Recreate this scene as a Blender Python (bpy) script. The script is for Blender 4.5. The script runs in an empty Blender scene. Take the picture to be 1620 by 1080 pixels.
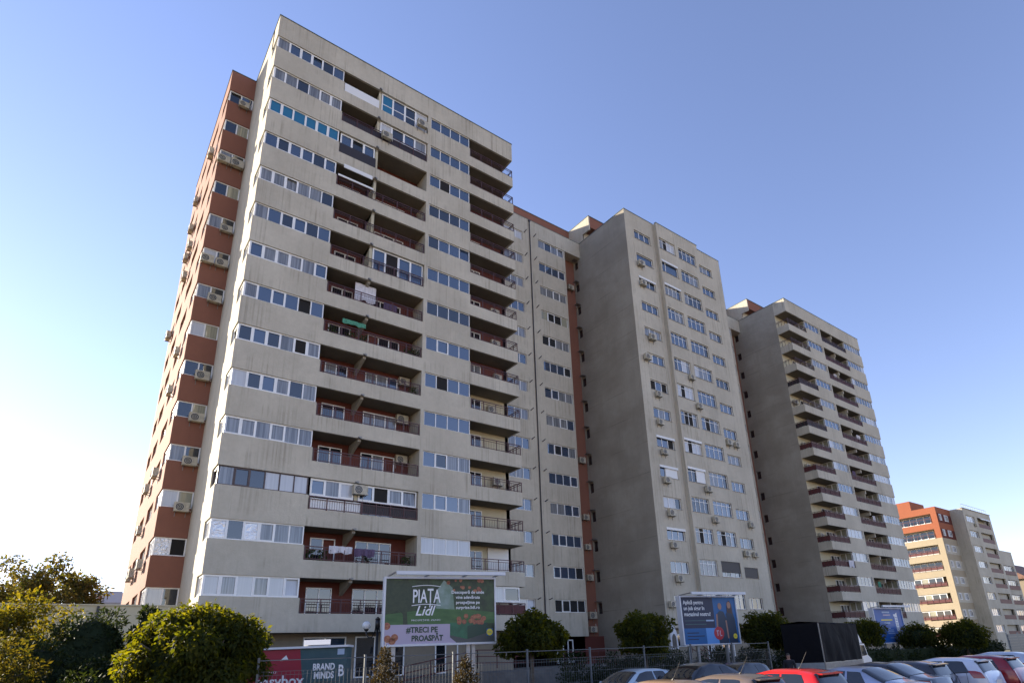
import bpy, math, random
import numpy as np
from mathutils import Matrix, Vector
rnd = random.Random(7)
C = bpy.context.scene.collection

# ------------------------------------------------------------------ camera
cam = bpy.data.cameras.new('camera'); camo = bpy.data.objects.new('camera', cam); C.objects.link(camo)
def cam_axes(yaw, pitch, roll):
    F = Vector((math.sin(yaw)*math.cos(pitch), math.cos(yaw)*math.cos(pitch), math.sin(pitch)))
    R = Vector((math.cos(yaw), -math.sin(yaw), 0)); U = R.cross(F)
    c, s = math.cos(roll), math.sin(roll)
    return c*R+s*U, -s*R+c*U, F
R_, U_, F_ = cam_axes(0.667589, 0.334101, -0.042346)
camo.matrix_world = Matrix(((R_.x, U_.x, -F_.x, 0), (R_.y, U_.y, -F_.y, 0), (R_.z, U_.z, -F_.z, 2.1), (0, 0, 0, 1)))
cam.sensor_width = 36; cam.lens = 21.29
cam.shift_x = (810-853.8)/1620; cam.shift_y = (705-540)/1620
cam.clip_start = 0.1; cam.clip_end = 5000
bpy.context.scene.camera = camo

# ------------------------------------------------------------------ light
SUN = Vector((-1.0, 2.3, 0.87)).normalized()
EL = math.asin(SUN.z); AZ = math.atan2(SUN.x, SUN.y)
w = bpy.data.worlds.new('World'); bpy.context.scene.world = w; w.use_nodes = True
nt = w.node_tree; nt.nodes.clear()
sky = nt.nodes.new('ShaderNodeTexSky'); sky.sky_type = 'NISHITA'; sky.sun_disc = False
sky.sun_elevation = EL; sky.sun_rotation = AZ
sky.altitude = 50; sky.air_density = 1.0; sky.dust_density = 0.05; sky.ozone_density = 3.5
bg = nt.nodes.new('ShaderNodeBackground'); bg.inputs[1].default_value = 0.108
wo = nt.nodes.new('ShaderNodeOutputWorld')
tint = nt.nodes.new('ShaderNodeMix'); tint.data_type = 'RGBA'; tint.blend_type = 'MULTIPLY'; tint.inputs[0].default_value = 1
tint.inputs[7].default_value = (1.17, 0.875, 0.87, 1)      # the clear lavender blue of this sky, the same in every direction
nt.links.new(sky.outputs[0], tint.inputs[6]); nt.links.new(tint.outputs[2], bg.inputs[0]); nt.links.new(bg.outputs[0], wo.inputs[0])
sl = bpy.data.lights.new('sun', 'SUN'); sl.energy = 5.0; sl.angle = math.radians(0.5); sl.color = (1.0, 0.88, 0.70)
so = bpy.data.objects.new('sun', sl); C.objects.link(so)
so.rotation_euler = SUN.to_track_quat('Z', 'Y').to_euler()
vs = bpy.context.scene.view_settings
vs.view_transform = 'Standard'; vs.look = 'None'; vs.gamma = 1; vs.exposure = 1.75; vs.use_curve_mapping = False

# ------------------------------------------------------------------ materials
def mat(name, col, rough=0.8, metal=0.0, spec=0.5, ior=None, noise=0.0, nscale=1.0, bump=0.0, bscale=20, coat=0.0, col2=None, stretch=(1, 1, 1)):
    m = bpy.data.materials.new(name); m.use_nodes = True
    t = m.node_tree; b = t.nodes['Principled BSDF']
    b.inputs['Base Color'].default_value = (*col, 1); b.inputs['Roughness'].default_value = rough
    b.inputs['Metallic'].default_value = metal; b.inputs['Specular IOR Level'].default_value = spec
    if ior: b.inputs['IOR'].default_value = ior
    b.inputs['Coat Weight'].default_value = coat
    geo = t.nodes.new('ShaderNodeNewGeometry')
    if noise > 0 or col2:
        mp = t.nodes.new('ShaderNodeMapping'); mp.inputs['Scale'].default_value = stretch
        t.links.new(geo.outputs['Position'], mp.inputs[0])
        n = t.nodes.new('ShaderNodeTexNoise'); n.inputs['Scale'].default_value = nscale; n.inputs['Detail'].default_value = 6
        n.inputs['Roughness'].default_value = 0.6
        t.links.new(mp.outputs[0], n.inputs['Vector'])
        r = t.nodes.new('ShaderNodeMapRange'); r.inputs[1].default_value = 0.3; r.inputs[2].default_value = 0.7
        t.links.new(n.outputs[0], r.inputs[0])
        mx = t.nodes.new('ShaderNodeMix'); mx.data_type = 'RGBA'
        c2 = col2 if col2 else tuple(c*(1-noise) for c in col)
        mx.inputs[6].default_value = (*c2, 1); mx.inputs[7].default_value = (*(col if col2 else tuple(min(1, c*(1+noise*.5)) for c in col)), 1)
        t.links.new(r.outputs[0], mx.inputs[0]); t.links.new(mx.outputs[2], b.inputs['Base Color'])
    if bump > 0:
        n2 = t.nodes.new('ShaderNodeTexNoise'); n2.inputs['Scale'].default_value = bscale; n2.inputs['Detail'].default_value = 5
        t.links.new(geo.outputs['Position'], n2.inputs['Vector'])
        bp = t.nodes.new('ShaderNodeBump'); bp.inputs['Strength'].default_value = bump; bp.inputs['Distance'].default_value = 0.02
        t.links.new(n2.outputs[0], bp.inputs['Height']); t.links.new(bp.outputs[0], b.inputs['Normal'])
    return m

def plaster(name, base, dark, streak=0.5, big=0.25, joints=False):
    """plastered concrete: mottled, trowelled, with rain streaks running down"""
    m = bpy.data.materials.new(name); m.use_nodes = True
    t = m.node_tree; N = t.nodes; L = t.links; b = N['Principled BSDF']
    b.inputs['Roughness'].default_value = 0.93; b.inputs['Specular IOR Level'].default_value = 0.25
    geo = N.new('ShaderNodeNewGeometry')
    def noise(scale, st, det=5, rg=0.6, lo=0.35, hi=0.65):
        mp = N.new('ShaderNodeMapping'); mp.inputs['Scale'].default_value = st
        n = N.new('ShaderNodeTexNoise'); n.inputs['Scale'].default_value = scale; n.inputs['Detail'].default_value = det; n.inputs['Roughness'].default_value = rg
        r = N.new('ShaderNodeMapRange'); r.inputs[1].default_value = lo; r.inputs[2].default_value = hi
        L.new(geo.outputs['Position'], mp.inputs[0]); L.new(mp.outputs[0], n.inputs['Vector']); L.new(n.outputs[0], r.inputs[0])
        return r.outputs[0]
    def mix(f, a, c, typ='MIX', fac=None):
        x = N.new('ShaderNodeMix'); x.data_type = 'RGBA'; x.blend_type = typ
        if isinstance(f, float): x.inputs[0].default_value = f
        else: L.new(f, x.inputs[0])
        if isinstance(a, tuple): x.inputs[6].default_value = (*a, 1)
        else: L.new(a, x.inputs[6])
        if isinstance(c, tuple): x.inputs[7].default_value = (*c, 1)
        else: L.new(c, x.inputs[7])
        return x.outputs[2]
    def mul(f, k):
        x = N.new('ShaderNodeMath'); x.operation = 'MULTIPLY'; L.new(f, x.inputs[0])
        if isinstance(k, float): x.inputs[1].default_value = k
        else: L.new(k, x.inputs[1])
        return x.outputs[0]
    col = mix(mul(noise(0.35, (1, 1, 0.6)), big), base, dark)
    st = noise(1.0, (7.0, 7.0, 0.12), 3, 0.5, 0.50, 0.68)
    patch = noise(0.5, (1, 1, 1.3), 2, 0.5, 0.40, 0.62)
    col = mix(mul(mul(st, patch), streak), col, dark)
    fine = noise(3.0, (1, 1, 1), 8, 0.75, 0.3, 0.7)
    col = mix(mul(fine, 0.22), col, tuple(d*0.8 for d in dark))
    if joints:
        z = N.new('ShaderNodeSeparateXYZ'); L.new(geo.outputs['Position'], z.inputs[0])
        wv = noise(0.15, (1, 1, 2.2), 3, 0.6, 0.45, 0.6)
        col = mix(mul(wv, 0.35), col, tuple(d*0.9 for d in dark))
        md = N.new('ShaderNodeMath'); md.operation = 'PINGPONG'; md.inputs[1].default_value = 1.45; L.new(z.outputs[2], md.inputs[0])
        lt = N.new('ShaderNodeMath'); lt.operation = 'LESS_THAN'; lt.inputs[1].default_value = 0.035; L.new(md.outputs[0], lt.inputs[0])
        col = mix(mul(mul(lt.outputs[0], noise(0.4, (1, 1, 1), 2, 0.5, 0.4, 0.6)), 0.5), col, tuple(d*0.7 for d in dark))
    L.new(col, b.inputs['Base Color'])
    n2 = N.new('ShaderNodeTexNoise'); n2.inputs['Scale'].default_value = 14; n2.inputs['Detail'].default_value = 6
    L.new(geo.outputs['Position'], n2.inputs['Vector'])
    bp = N.new('ShaderNodeBump'); bp.inputs['Strength'].default_value = 0.35; bp.inputs['Distance'].default_value = 0.03
    L.new(n2.outputs[0], bp.inputs['Height']); L.new(bp.outputs[0], b.inputs['Normal'])
    return m

def glassy(name, col, rough=0.03, ior=1.85, folds=0.0, crumple=0.0, col2=None):
    m = bpy.data.materials.new(name); m.use_nodes = True
    t = m.node_tree; N = t.nodes; L = t.links; b = N['Principled BSDF']
    b.inputs['Base Color'].default_value = (*col, 1); b.inputs['Roughness'].default_value = rough; b.inputs['IOR'].default_value = ior
    geo = N.new('ShaderNodeNewGeometry')
    if folds or col2:
        mp = N.new('ShaderNodeMapping'); mp.inputs['Scale'].default_value = (9, 9, 0.25)
        n = N.new('ShaderNodeTexNoise'); n.inputs['Scale'].default_value = 1.3; n.inputs['Detail'].default_value = 2
        L.new(geo.outputs['Position'], mp.inputs[0]); L.new(mp.outputs[0], n.inputs['Vector'])
        r = N.new('ShaderNodeMapRange'); r.inputs[1].default_value = 0.35; r.inputs[2].default_value = 0.65; L.new(n.outputs[0], r.inputs[0])
        x = N.new('ShaderNodeMix'); x.data_type = 'RGBA'; L.new(r.outputs[0], x.inputs[0])
        x.inputs[6].default_value = (*(col2 or tuple(c*(1-folds) for c in col)), 1); x.inputs[7].default_value = (*col, 1)
        L.new(x.outputs[2], b.inputs['Base Color'])
    n2 = N.new('ShaderNodeTexNoise'); n2.inputs['Scale'].default_value = 3.0 if crumple else 0.9; n2.inputs['Detail'].default_value = 2 if crumple else 1
    n2.inputs['Distortion'].default_value = 1.5 if crumple else 0
    L.new(geo.outputs['Position'], n2.inputs['Vector'])
    bp = N.new('ShaderNodeBump'); bp.inputs['Strength'].default_value = 0.9 if crumple else 0.12; bp.inputs['Distance'].default_value = 0.06 if crumple else 0.02
    L.new(n2.outputs[0], bp.inputs['Height']); L.new(bp.outputs[0], b.inputs['Normal'])
    return m

def leafmat(name, a, bcol, trans=0.45, hue=None):
    m = bpy.data.materials.new(name); m.use_nodes = True
    t = m.node_tree; N = t.nodes; L = t.links; N.remove(N['Principled BSDF']); out = N['Material Output']
    geo = N.new('ShaderNodeNewGeometry')
    x = N.new('ShaderNodeMix'); x.data_type = 'RGBA'; L.new(geo.outputs['Random Per Island'], x.inputs[0])
    x.inputs[6].default_value = (*a, 1); x.inputs[7].default_value = (*bcol, 1)
    d = N.new('ShaderNodeBsdfPrincipled'); d.inputs['Roughness'].default_value = 0.7; d.inputs['Specular IOR Level'].default_value = 0.15
    L.new(x.outputs[2], d.inputs['Base Color'])
    tr = N.new('ShaderNodeBsdfTranslucent')
    h = N.new('ShaderNodeMix'); h.data_type = 'RGBA'; h.blend_type = 'MULTIPLY'; h.inputs[0].default_value = 1
    L.new(x.outputs[2], h.inputs[6]); h.inputs[7].default_value = (*(hue or (3.2, 2.6, 0.7)), 1); L.new(h.outputs[2], tr.inputs['Color'])
    s = N.new('ShaderNodeMixShader'); s.inputs[0].default_value = trans
    L.new(d.outputs[0], s.inputs[1]); L.new(tr.outputs[0], s.inputs[2]); L.new(s.outputs[0], out.inputs[0])
    return m

M = {}
M['plaster'] = plaster('grey_plaster', (0.55, 0.505, 0.405), (0.26, 0.23, 0.175), 0.62, 0.32)
M['soffit'] = plaster('slab_soffit_shade_tone', (0.24, 0.205, 0.155), (0.12, 0.10, 0.075), 0.1, 0.5)  # plaster darkened so the slab undersides carry loggia shade in their colour
M['plaster_edge'] = M['plaster']
M['plaster_shaded'] = plaster('grey_plaster_shaded', (0.38, 0.35, 0.29), (0.22, 0.195, 0.155), 0.25, 0.45, True)  # same paint as the front, with side-wall and crossbeam shade put into the colour
M['cream'] = plaster('cream_plaster', (0.55, 0.50, 0.36), (0.36, 0.32, 0.22), 0.25, 0.3)
M['brick_red'] = plaster('brick_red_plaster', (0.25, 0.112, 0.076), (0.18, 0.08, 0.055), 0.2, 0.35)
M['orange'] = plaster('orange_plaster', (0.34, 0.115, 0.06), (0.25, 0.085, 0.045), 0.2, 0.3)
M['maroon'] = plaster('maroon_plaster', (0.135, 0.045, 0.033), (0.11, 0.028, 0.022), 0.25, 0.4)
M['annex'] = plaster('beige_wall_plaster', (0.60, 0.51, 0.33), (0.46, 0.39, 0.25), 0.3, 0.4)
M['ground_floor'] = plaster('ground_floor_plaster', (0.30, 0.255, 0.19), (0.18, 0.155, 0.12), 0.3, 0.4)  # base lowered to put the ground floor's shade into the colour
M['white'] = mat('white_pvc', (0.78, 0.78, 0.76), 0.35, noise=0.08, nscale=2)
M['brownframe'] = mat('brown_frame', (0.06, 0.035, 0.03), 0.45)
M['steel'] = mat('painted_coping', (0.10, 0.13, 0.12), 0.45, 0.3)
M['rail'] = mat('dark_red_railing', (0.075, 0.03, 0.03), 0.5, 0.2)
M['railpanel'] = mat('maroon_panel', (0.10, 0.022, 0.022), 0.6, noise=0.3, nscale=3)
M['darkpanel'] = mat('dark_balcony_panel', (0.022, 0.016, 0.018), 0.6)
M['pipe'] = mat('dark_pipe', (0.045, 0.04, 0.045), 0.6)
M['acwhite'] = mat('air_conditioner_casing', (0.60, 0.58, 0.52), 0.5, noise=0.15, nscale=5)
M['acdark'] = mat('fan_grille', (0.03, 0.03, 0.03), 0.5)
M['bracket'] = mat('galvanised_bracket', (0.22, 0.21, 0.20), 0.5, 0.5)
M['g_dark'] = glassy('window_glass_dark', (0.012, 0.016, 0.022))
M['g_blue'] = glassy('window_glass_blue', (0.025, 0.045, 0.085), ior=2.1)
M['g_curtain'] = glassy('window_glass_over_curtain', (0.24, 0.25, 0.26), folds=0.55, ior=1.7)
M['g_white'] = glassy('window_glass_over_white_blind', (0.50, 0.51, 0.52), folds=0.12, ior=1.6)
M['g_teal'] = glassy('window_glass_blue_film', (0.01, 0.13, 0.24), ior=1.7)
M['g_foil'] = glassy('crumpled_foil_in_window', (0.55, 0.57, 0.60), rough=0.18, crumple=1, ior=2.4)
M['g_cream'] = glassy('window_glass_cream', (0.34, 0.33, 0.24), folds=0.3, ior=1.6)
M['g_open'] = mat('dark_open_room', (0.012, 0.010, 0.009), 0.9)
M['blind_w'] = mat('white_roller_shutter', (0.70, 0.70, 0.68), 0.5)
M['blind_d'] = mat('dark_roller_shutter', (0.04, 0.035, 0.035), 0.6)
M['asphalt'] = mat('asphalt', (0.095, 0.09, 0.085), 0.9, noise=0.4, nscale=0.8, bump=0.5, bscale=40)
M['pave'] = mat('concrete_paving', (0.34, 0.31, 0.27), 0.9, noise=0.3, nscale=0.7, bump=0.3)
M['grass'] = mat('dry_grass_ground', (0.17, 0.145, 0.09), 0.95, col2=(0.09, 0.09, 0.045), nscale=.3, bump=0.6, bscale=15)
M['kerb'] = mat('kerb_concrete', (0.30, 0.29, 0.27), 0.9, noise=0.3, nscale=3)
M['paint'] = mat('road_paint', (0.6, 0.6, 0.57), 0.7, noise=0.4, nscale=4)
M['bark'] = mat('bark', (0.10, 0.08, 0.06), 0.95, noise=0.5, nscale=6, bump=0.8, bscale=12)
M['galv'] = mat('galvanised_steel', (0.34, 0.35, 0.36), 0.45, 0.6, noise=0.2, nscale=4)
M['cappaint'] = mat('pale_grey_cap', (0.62, 0.63, 0.66), 0.4)
M['black'] = mat('black_painted_iron', (0.012, 0.012, 0.013), 0.4)
M['rubber'] = mat('tyre_rubber', (0.02, 0.02, 0.02), 0.85)
M['roofdark'] = mat('bitumen_roof', (0.05, 0.05, 0.05), 0.9)

# ------------------------------------------------------------------ mesh helpers
class MB:
    def __init__(s): s.v = []; s.f = []
    def quad(s, a, b, c, d):
        n = len(s.v); s.v += [a, b, c, d]; s.f.append((n, n+1, n+2, n+3))
    def poly(s, pts):
        n = len(s.v); s.v += list(pts); s.f.append(tuple(range(n, n+len(pts))))
    def box(s, x0, x1, y0, y1, z0, z1):
        if x0 > x1: x0, x1 = x1, x0
        n = len(s.v)
        s.v += [(x0, y0, z0), (x1, y0, z0), (x1, y1, z0), (x0, y1, z0), (x0, y0, z1), (x1, y0, z1), (x1, y1, z1), (x0, y1, z1)]
        for q in ((0, 3, 2, 1), (4, 5, 6, 7), (0, 1, 5, 4), (1, 2, 6, 5), (2, 3, 7, 6), (3, 0, 4, 7)):
            s.f.append(tuple(n+i for i in q))
    def bar(s, a, b, w, h=None):
        a = Vector(a); b = Vector(b); h = h or w
        d = (b-a).normalized(); up = Vector((0, 0, 1)) if abs(d.z) < 0.9 else Vector((0, 1, 0))
        r = d.cross(up).normalized(); u = r.cross(d)
        n = len(s.v)
        for p in (a, b):
            for i, j in ((-1, -1), (1, -1), (1, 1), (-1, 1)):
                s.v.append(tuple(p+r*i*w/2+u*j*h/2))
        for q in ((0, 1, 2, 3), (7, 6, 5, 4), (0, 4, 5, 1), (1, 5, 6, 2), (2, 6, 7, 3), (3, 7, 4, 0)):
            s.f.append(tuple(n+i for i in q))
    def tube(s, pts, rads, seg=8, cap=True):
        base = len(s.v); P = [Vector(p) for p in pts]
        for i, p in enumerate(P):
            d = (P[min(i+1, len(P)-1)]-P[max(i-1, 0)]).normalized()
            up = Vector((0, 0, 1)) if abs(d.z) < 0.9 else Vector((1, 0, 0))
            r = d.cross(up).normalized(); u = r.cross(d)
            rr = rads[i] if isinstance(rads, (list, tuple)) else rads
            for k in range(seg):
                a = 2*math.pi*k/seg; s.v.append(tuple(p+(r*math.cos(a)+u*math.sin(a))*rr))
        for i in range(len(P)-1):
            for k in range(seg):
                k2 = (k+1) % seg; s.f.append((base+i*seg+k, base+i*seg+k2, base+(i+1)*seg+k2, base+(i+1)*seg+k))
        if cap:
            s.f.append(tuple(base+k for k in range(seg))[::-1]); s.f.append(tuple(base+(len(P)-1)*seg+k for k in range(seg)))
    def sphere(s, c, r, seg=14, rings=9, sc=(1, 1, 1)):
        base = len(s.v)
        for i in range(rings+1):
            th = math.pi*i/rings
            for k in range(seg):
                ph = 2*math.pi*k/seg
                s.v.append((c[0]+r*sc[0]*math.sin(th)*math.cos(ph), c[1]+r*sc[1]*math.sin(th)*math.sin(ph), c[2]+r*sc[2]*math.cos(th)))
        for i in range(rings):
            for k in range(seg):
                k2 = (k+1) % seg; s.f.append((base+i*seg+k, base+(i+1)*seg+k, base+(i+1)*seg+k2, base+i*seg+k2))
    def mesh(s, name, m, smooth=False):
        me = bpy.data.meshes.new(name); me.from_pydata([tuple(v) for v in s.v], [], s.f)
        if m: me.materials.append(m)
        if smooth: me.polygons.foreach_set('use_smooth', [True]*len(me.polygons))
        me.update(); return me
    def obj(s, name, m, parent=None, smooth=False, loc=(0, 0, 0), rz=0):
        return place(s.mesh(name, m, smooth), name, parent, loc, rz)

def place(me, name, parent=None, loc=(0, 0, 0), rz=0):
    o = bpy.data.objects.new(name, me); C.objects.link(o); o.location = loc; o.rotation_euler = (0, 0, rz)
    if parent: o.parent = parent
    return o
LABELS = set()
def tag(o, label, cat, group=None, kind=None):
    o['label'] = label; o['category'] = cat
    if group: o['group'] = group
    if kind: o['kind'] = kind
    return o
def thing(name, label, cat, loc=(0, 0, 0), rz=0, group=None):
    o = bpy.data.objects.new(name, None); C.objects.link(o); o.location = loc; o.rotation_euler = (0, 0, rz); o.empty_display_size = 0.5
    return tag(o, label, cat, group)
def struct(o): o['kind'] = 'structure'; return o
def dup(root, loc, rz=None, label=None):
    r = root.copy(); C.objects.link(r); r.location = loc
    if rz is not None: r.rotation_euler = (0, 0, rz)
    if label: r['label'] = label
    for ch in list(root.children):
        c = ch.copy(); C.objects.link(c); c.parent = r
        for g in list(ch.children):
            d = g.copy(); C.objects.link(d); d.parent = c
    return r

_cache = {}
def window(parent, P, w, h, n, panes, side='F', transom=0, frame='white', fr=0.055, sash=(), name='window', joined=False, recess=0.0, mull=None):
    """P = lower left corner as seen from outside, on the outer face of the frame. side F faces -Y, L faces -X.
    panes: list of material keys, one per pane"""
    key = ('w', round(w, 3), round(h, 3), n, transom, frame, fr, tuple(sash), tuple(mull or ()))
    ds = 0.07
    xs = [0]+(list(mull) if mull else [w*i/n for i in range(1, n)])+[w]
    if key not in _cache:
        b = MB()
        b.box(0, w, 0, ds, 0, fr); b.box(0, w, 0, ds, h-fr, h)
        b.box(0, fr, 0, ds, fr, h-fr); b.box(w-fr, w, 0, ds, fr, h-fr)
        for x in xs[1:-1]: b.box(x-fr*.6, x+fr*.6, 0.002, ds, fr, h-fr)
        if transom:
            for i in range(n): b.box(xs[i]+fr*.6, xs[i+1]-fr*.6, 0.006, ds, transom-fr*.45, transom+fr*.45)
        for i in sash:
            a, c = xs[i]+fr*.6, xs[i+1]-fr*.6
            b.box(a, c, -0.012, 0, fr, fr+0.05); b.box(a, c, -0.012, 0, h-fr-0.05, h-fr)
            b.box(a, a+0.05, -0.012, 0, fr+0.05, h-fr-0.05); b.box(c-0.05, c, -0.012, 0, fr+0.05, h-fr-0.05)
        _cache[key] = b.mesh(name, M[frame])
    o = place(_cache[key], name, parent, P, 0 if side == 'F' else -math.pi/2)
    if joined:
        kg = key+(tuple(panes),)
        if kg not in _cache:
            me = bpy.data.meshes.new('glazing'); v = []; f = []; mi = []; ml = []
            for i in range(n):
                a, c = xs[i], xs[i+1]; k = len(v)
                t = rnd.uniform(-.006, .006); u = rnd.uniform(-.006, .006)
                v += [(a, .035+t, fr), (c, .035-t, fr), (c, .035-t+u, h-fr), (a, .035+t+u, h-fr)]; f.append((k, k+1, k+2, k+3))
                if panes[i] not in ml: ml.append(panes[i])
                mi.append(ml.index(panes[i]))
            me.from_pydata(v, [], f)
            for q in ml: me.materials.append(M[q])
            me.polygons.foreach_set('material_index', mi); me.update(); _cache[kg] = me
        place(_cache[kg], 'glazing', o)
    else:
        for i in range(n):
            a, c = xs[i], xs[i+1]
            kp = ('p', round(c-a, 3), round(h, 3), panes[i])
            if kp not in _cache:
                b = MB(); b.box(-(c-a)/2+.01, (c-a)/2-.01, 0, .02, fr*.5, h-fr*.5); _cache[kp] = b.mesh('pane', M[panes[i]])
            p = place(_cache[kp], 'pane', o, ((a+c)/2, .035, 0))
            p.rotation_euler = (rnd.uniform(-.004, .004) if rnd.random() > .05 else -.09, 0, rnd.uniform(-.012, .012))
    return o

def rpanes(n, pool):
    return [rnd.choices([p for p, _ in pool], [q for _, q in pool])[0] for _ in range(n)]
POOL_A = [('g_blue', 5), ('g_dark', 3), ('g_curtain', 3), ('g_white', .3)]
POOL_B = [('g_blue', 6), ('g_curtain', 2.5), ('g_dark', 1.5), ('g_white', .8)]
def similar(n, pool, p=0.6):
    out = []
    for i in range(n):
        out.append(out[-1] if out and rnd.random() < p else rpanes(1, pool)[0])
    return out

def wallgrid(u0, u1, z0, z1, holes, depth):
    """facade sheet in local XZ facing -Y with real openings and reveals"""
    b = MB(); us = sorted({u0, u1}|{h[0] for h in holes}|{h[1] for h in holes}); zs = sorted({z0, z1}|{h[2] for h in holes}|{h[3] for h in holes})
    us = [u for u in us if u0-1e-6 <= u <= u1+1e-6]; zs = [z for z in zs if z0-1e-6 <= z <= z1+1e-6]
    for i in range(len(us)-1):
        for j in range(len(zs)-1):
            cu, cz = (us[i]+us[i+1])/2, (zs[j]+zs[j+1])/2
            if any(h[0] < cu < h[1] and h[2] < cz < h[3] for h in holes): continue
            b.quad((us[i], 0, zs[j]), (us[i+1], 0, zs[j]), (us[i+1], 0, zs[j+1]), (us[i], 0, zs[j+1]))
    for a, c, p, q in holes:
        b.quad((a, 0, p), (c, 0, p), (c, depth, p), (a, depth, p)); b.quad((a, 0, q), (a, depth, q), (c, depth, q), (c, 0, q))
        b.quad((a, 0, p), (a, depth, p), (a, depth, q), (a, 0, q)); b.quad((c, 0, p), (c, 0, q), (c, depth, q), (c, depth, p))
    b.quad((u0, depth+.25, z0), (u0, depth+.25, z1), (u1, depth+.25, z1), (u1, depth+.25, z0))
    for a, c in ((u0, u0), (u1, u1)): b.quad((a, 0, z0), (a, depth+.25, z0), (a, depth+.25, z1), (a, 0, z1))
    b.quad((u0, 0, z1), (u1, 0, z1), (u1, depth+.25, z1), (u0, depth+.25, z1))
    return b

# ------------------------------------------------------------------ levels
NF = 14
S = lambda k: 5.66+2.9*(k-1)          # window sill of floor k
HD = lambda k: S(k)+1.08              # window head of floor k
ROOF = 46.36; SOFF = 3.84
ORD = ['', 'top', 'second', 'third', 'fourth', 'fifth', 'sixth', 'seventh', 'eighth', 'ninth', 'tenth', 'eleventh', 'twelfth', 'thirteenth', 'fourteenth']
def floor_name(k):
    n = 15-k
    return 'top row' if n == 1 else ORD[n]+' row from top'

# ------------------------------------------------------------------ air conditioners
def ac_proto():
    r = thing('air_conditioner', 'air conditioner', 'air conditioner', (0, 0, 0))
    b = MB(); b.box(-.42, .42, -.42, -.12, 0, .58); b.box(-.425, .425, -.425, -.115, .52, .585)
    me = b.mesh('casing', M['acwhite']); place(me, 'casing', r)
    g = MB(); cx = -.12
    n = 20; g.poly([(cx+.235*math.cos(2*math.pi*i/n), -.428, .28+.235*math.sin(2*math.pi*i/n)) for i in range(n)])
    place(g.mesh('fan_grille', M['acdark']), 'fan_grille', r)
    rr = MB()
    for rad in (.24, .15, .07):
        rr.tube([(cx+rad*math.cos(2*math.pi*i/16), -.435, .28+rad*math.sin(2*math.pi*i/16)) for i in range(17)], .012, 4, False)
    place(rr.mesh('guard_ring', M['acwhite']), 'guard_ring', r)
    k = MB(); k.bar((0, -.44, -.03), (0, 0, -.03), .04); k.box(-.0175, .0175, -.037, -.002, -.30, -.05); km = k.mesh('wall_bracket', M['bracket'])
    for x in (-.3, .3): place(km, 'wall_bracket', r, (x, 0, 0))
    pp_ = MB(); pp_.tube([(.43, -.27, .12), (.53, -.25, .05), (.58, -.12, .12), (.60, -.03, .40), (.60, -.02, .85)], .022, 6, False); place(pp_.mesh('coolant_pipe', M['acwhite'], True), 'coolant_pipe', r)
    return r
_ac = None; AC_G = 'air conditioners mounted on the facades'
def ac(x, y, z, label, side='F', turn=0.0):
    global _ac
    if _ac is None: _ac = ac_proto(); o = _ac; o.location = (x, y, z)
    else: o = dup(_ac, (x, y, z))
    o.rotation_euler = (0, 0, (0 if side == 'F' else -math.pi/2)+turn)
    if 'acold' not in M: M['acold'] = mat('yellowed_casing', (0.46, 0.42, 0.32), 0.6, noise=0.3, nscale=6)
    v = rnd.random(); sc_ = rnd.uniform(.84, 1.04); o.scale = (sc_, sc_, sc_*rnd.uniform(.94, 1.06))
    for ch in o.children:
        if ch.name.startswith('casing') and v < .45:
            if 'cas2' not in _cache: q_ = ch.data.copy(); q_.materials.clear(); q_.materials.append(M['acold']); _cache['cas2'] = q_
            ch.data = _cache['cas2']
    o['label'] = label; o['category'] = 'air conditioner'; o['group'] = AC_G
    return o

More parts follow.
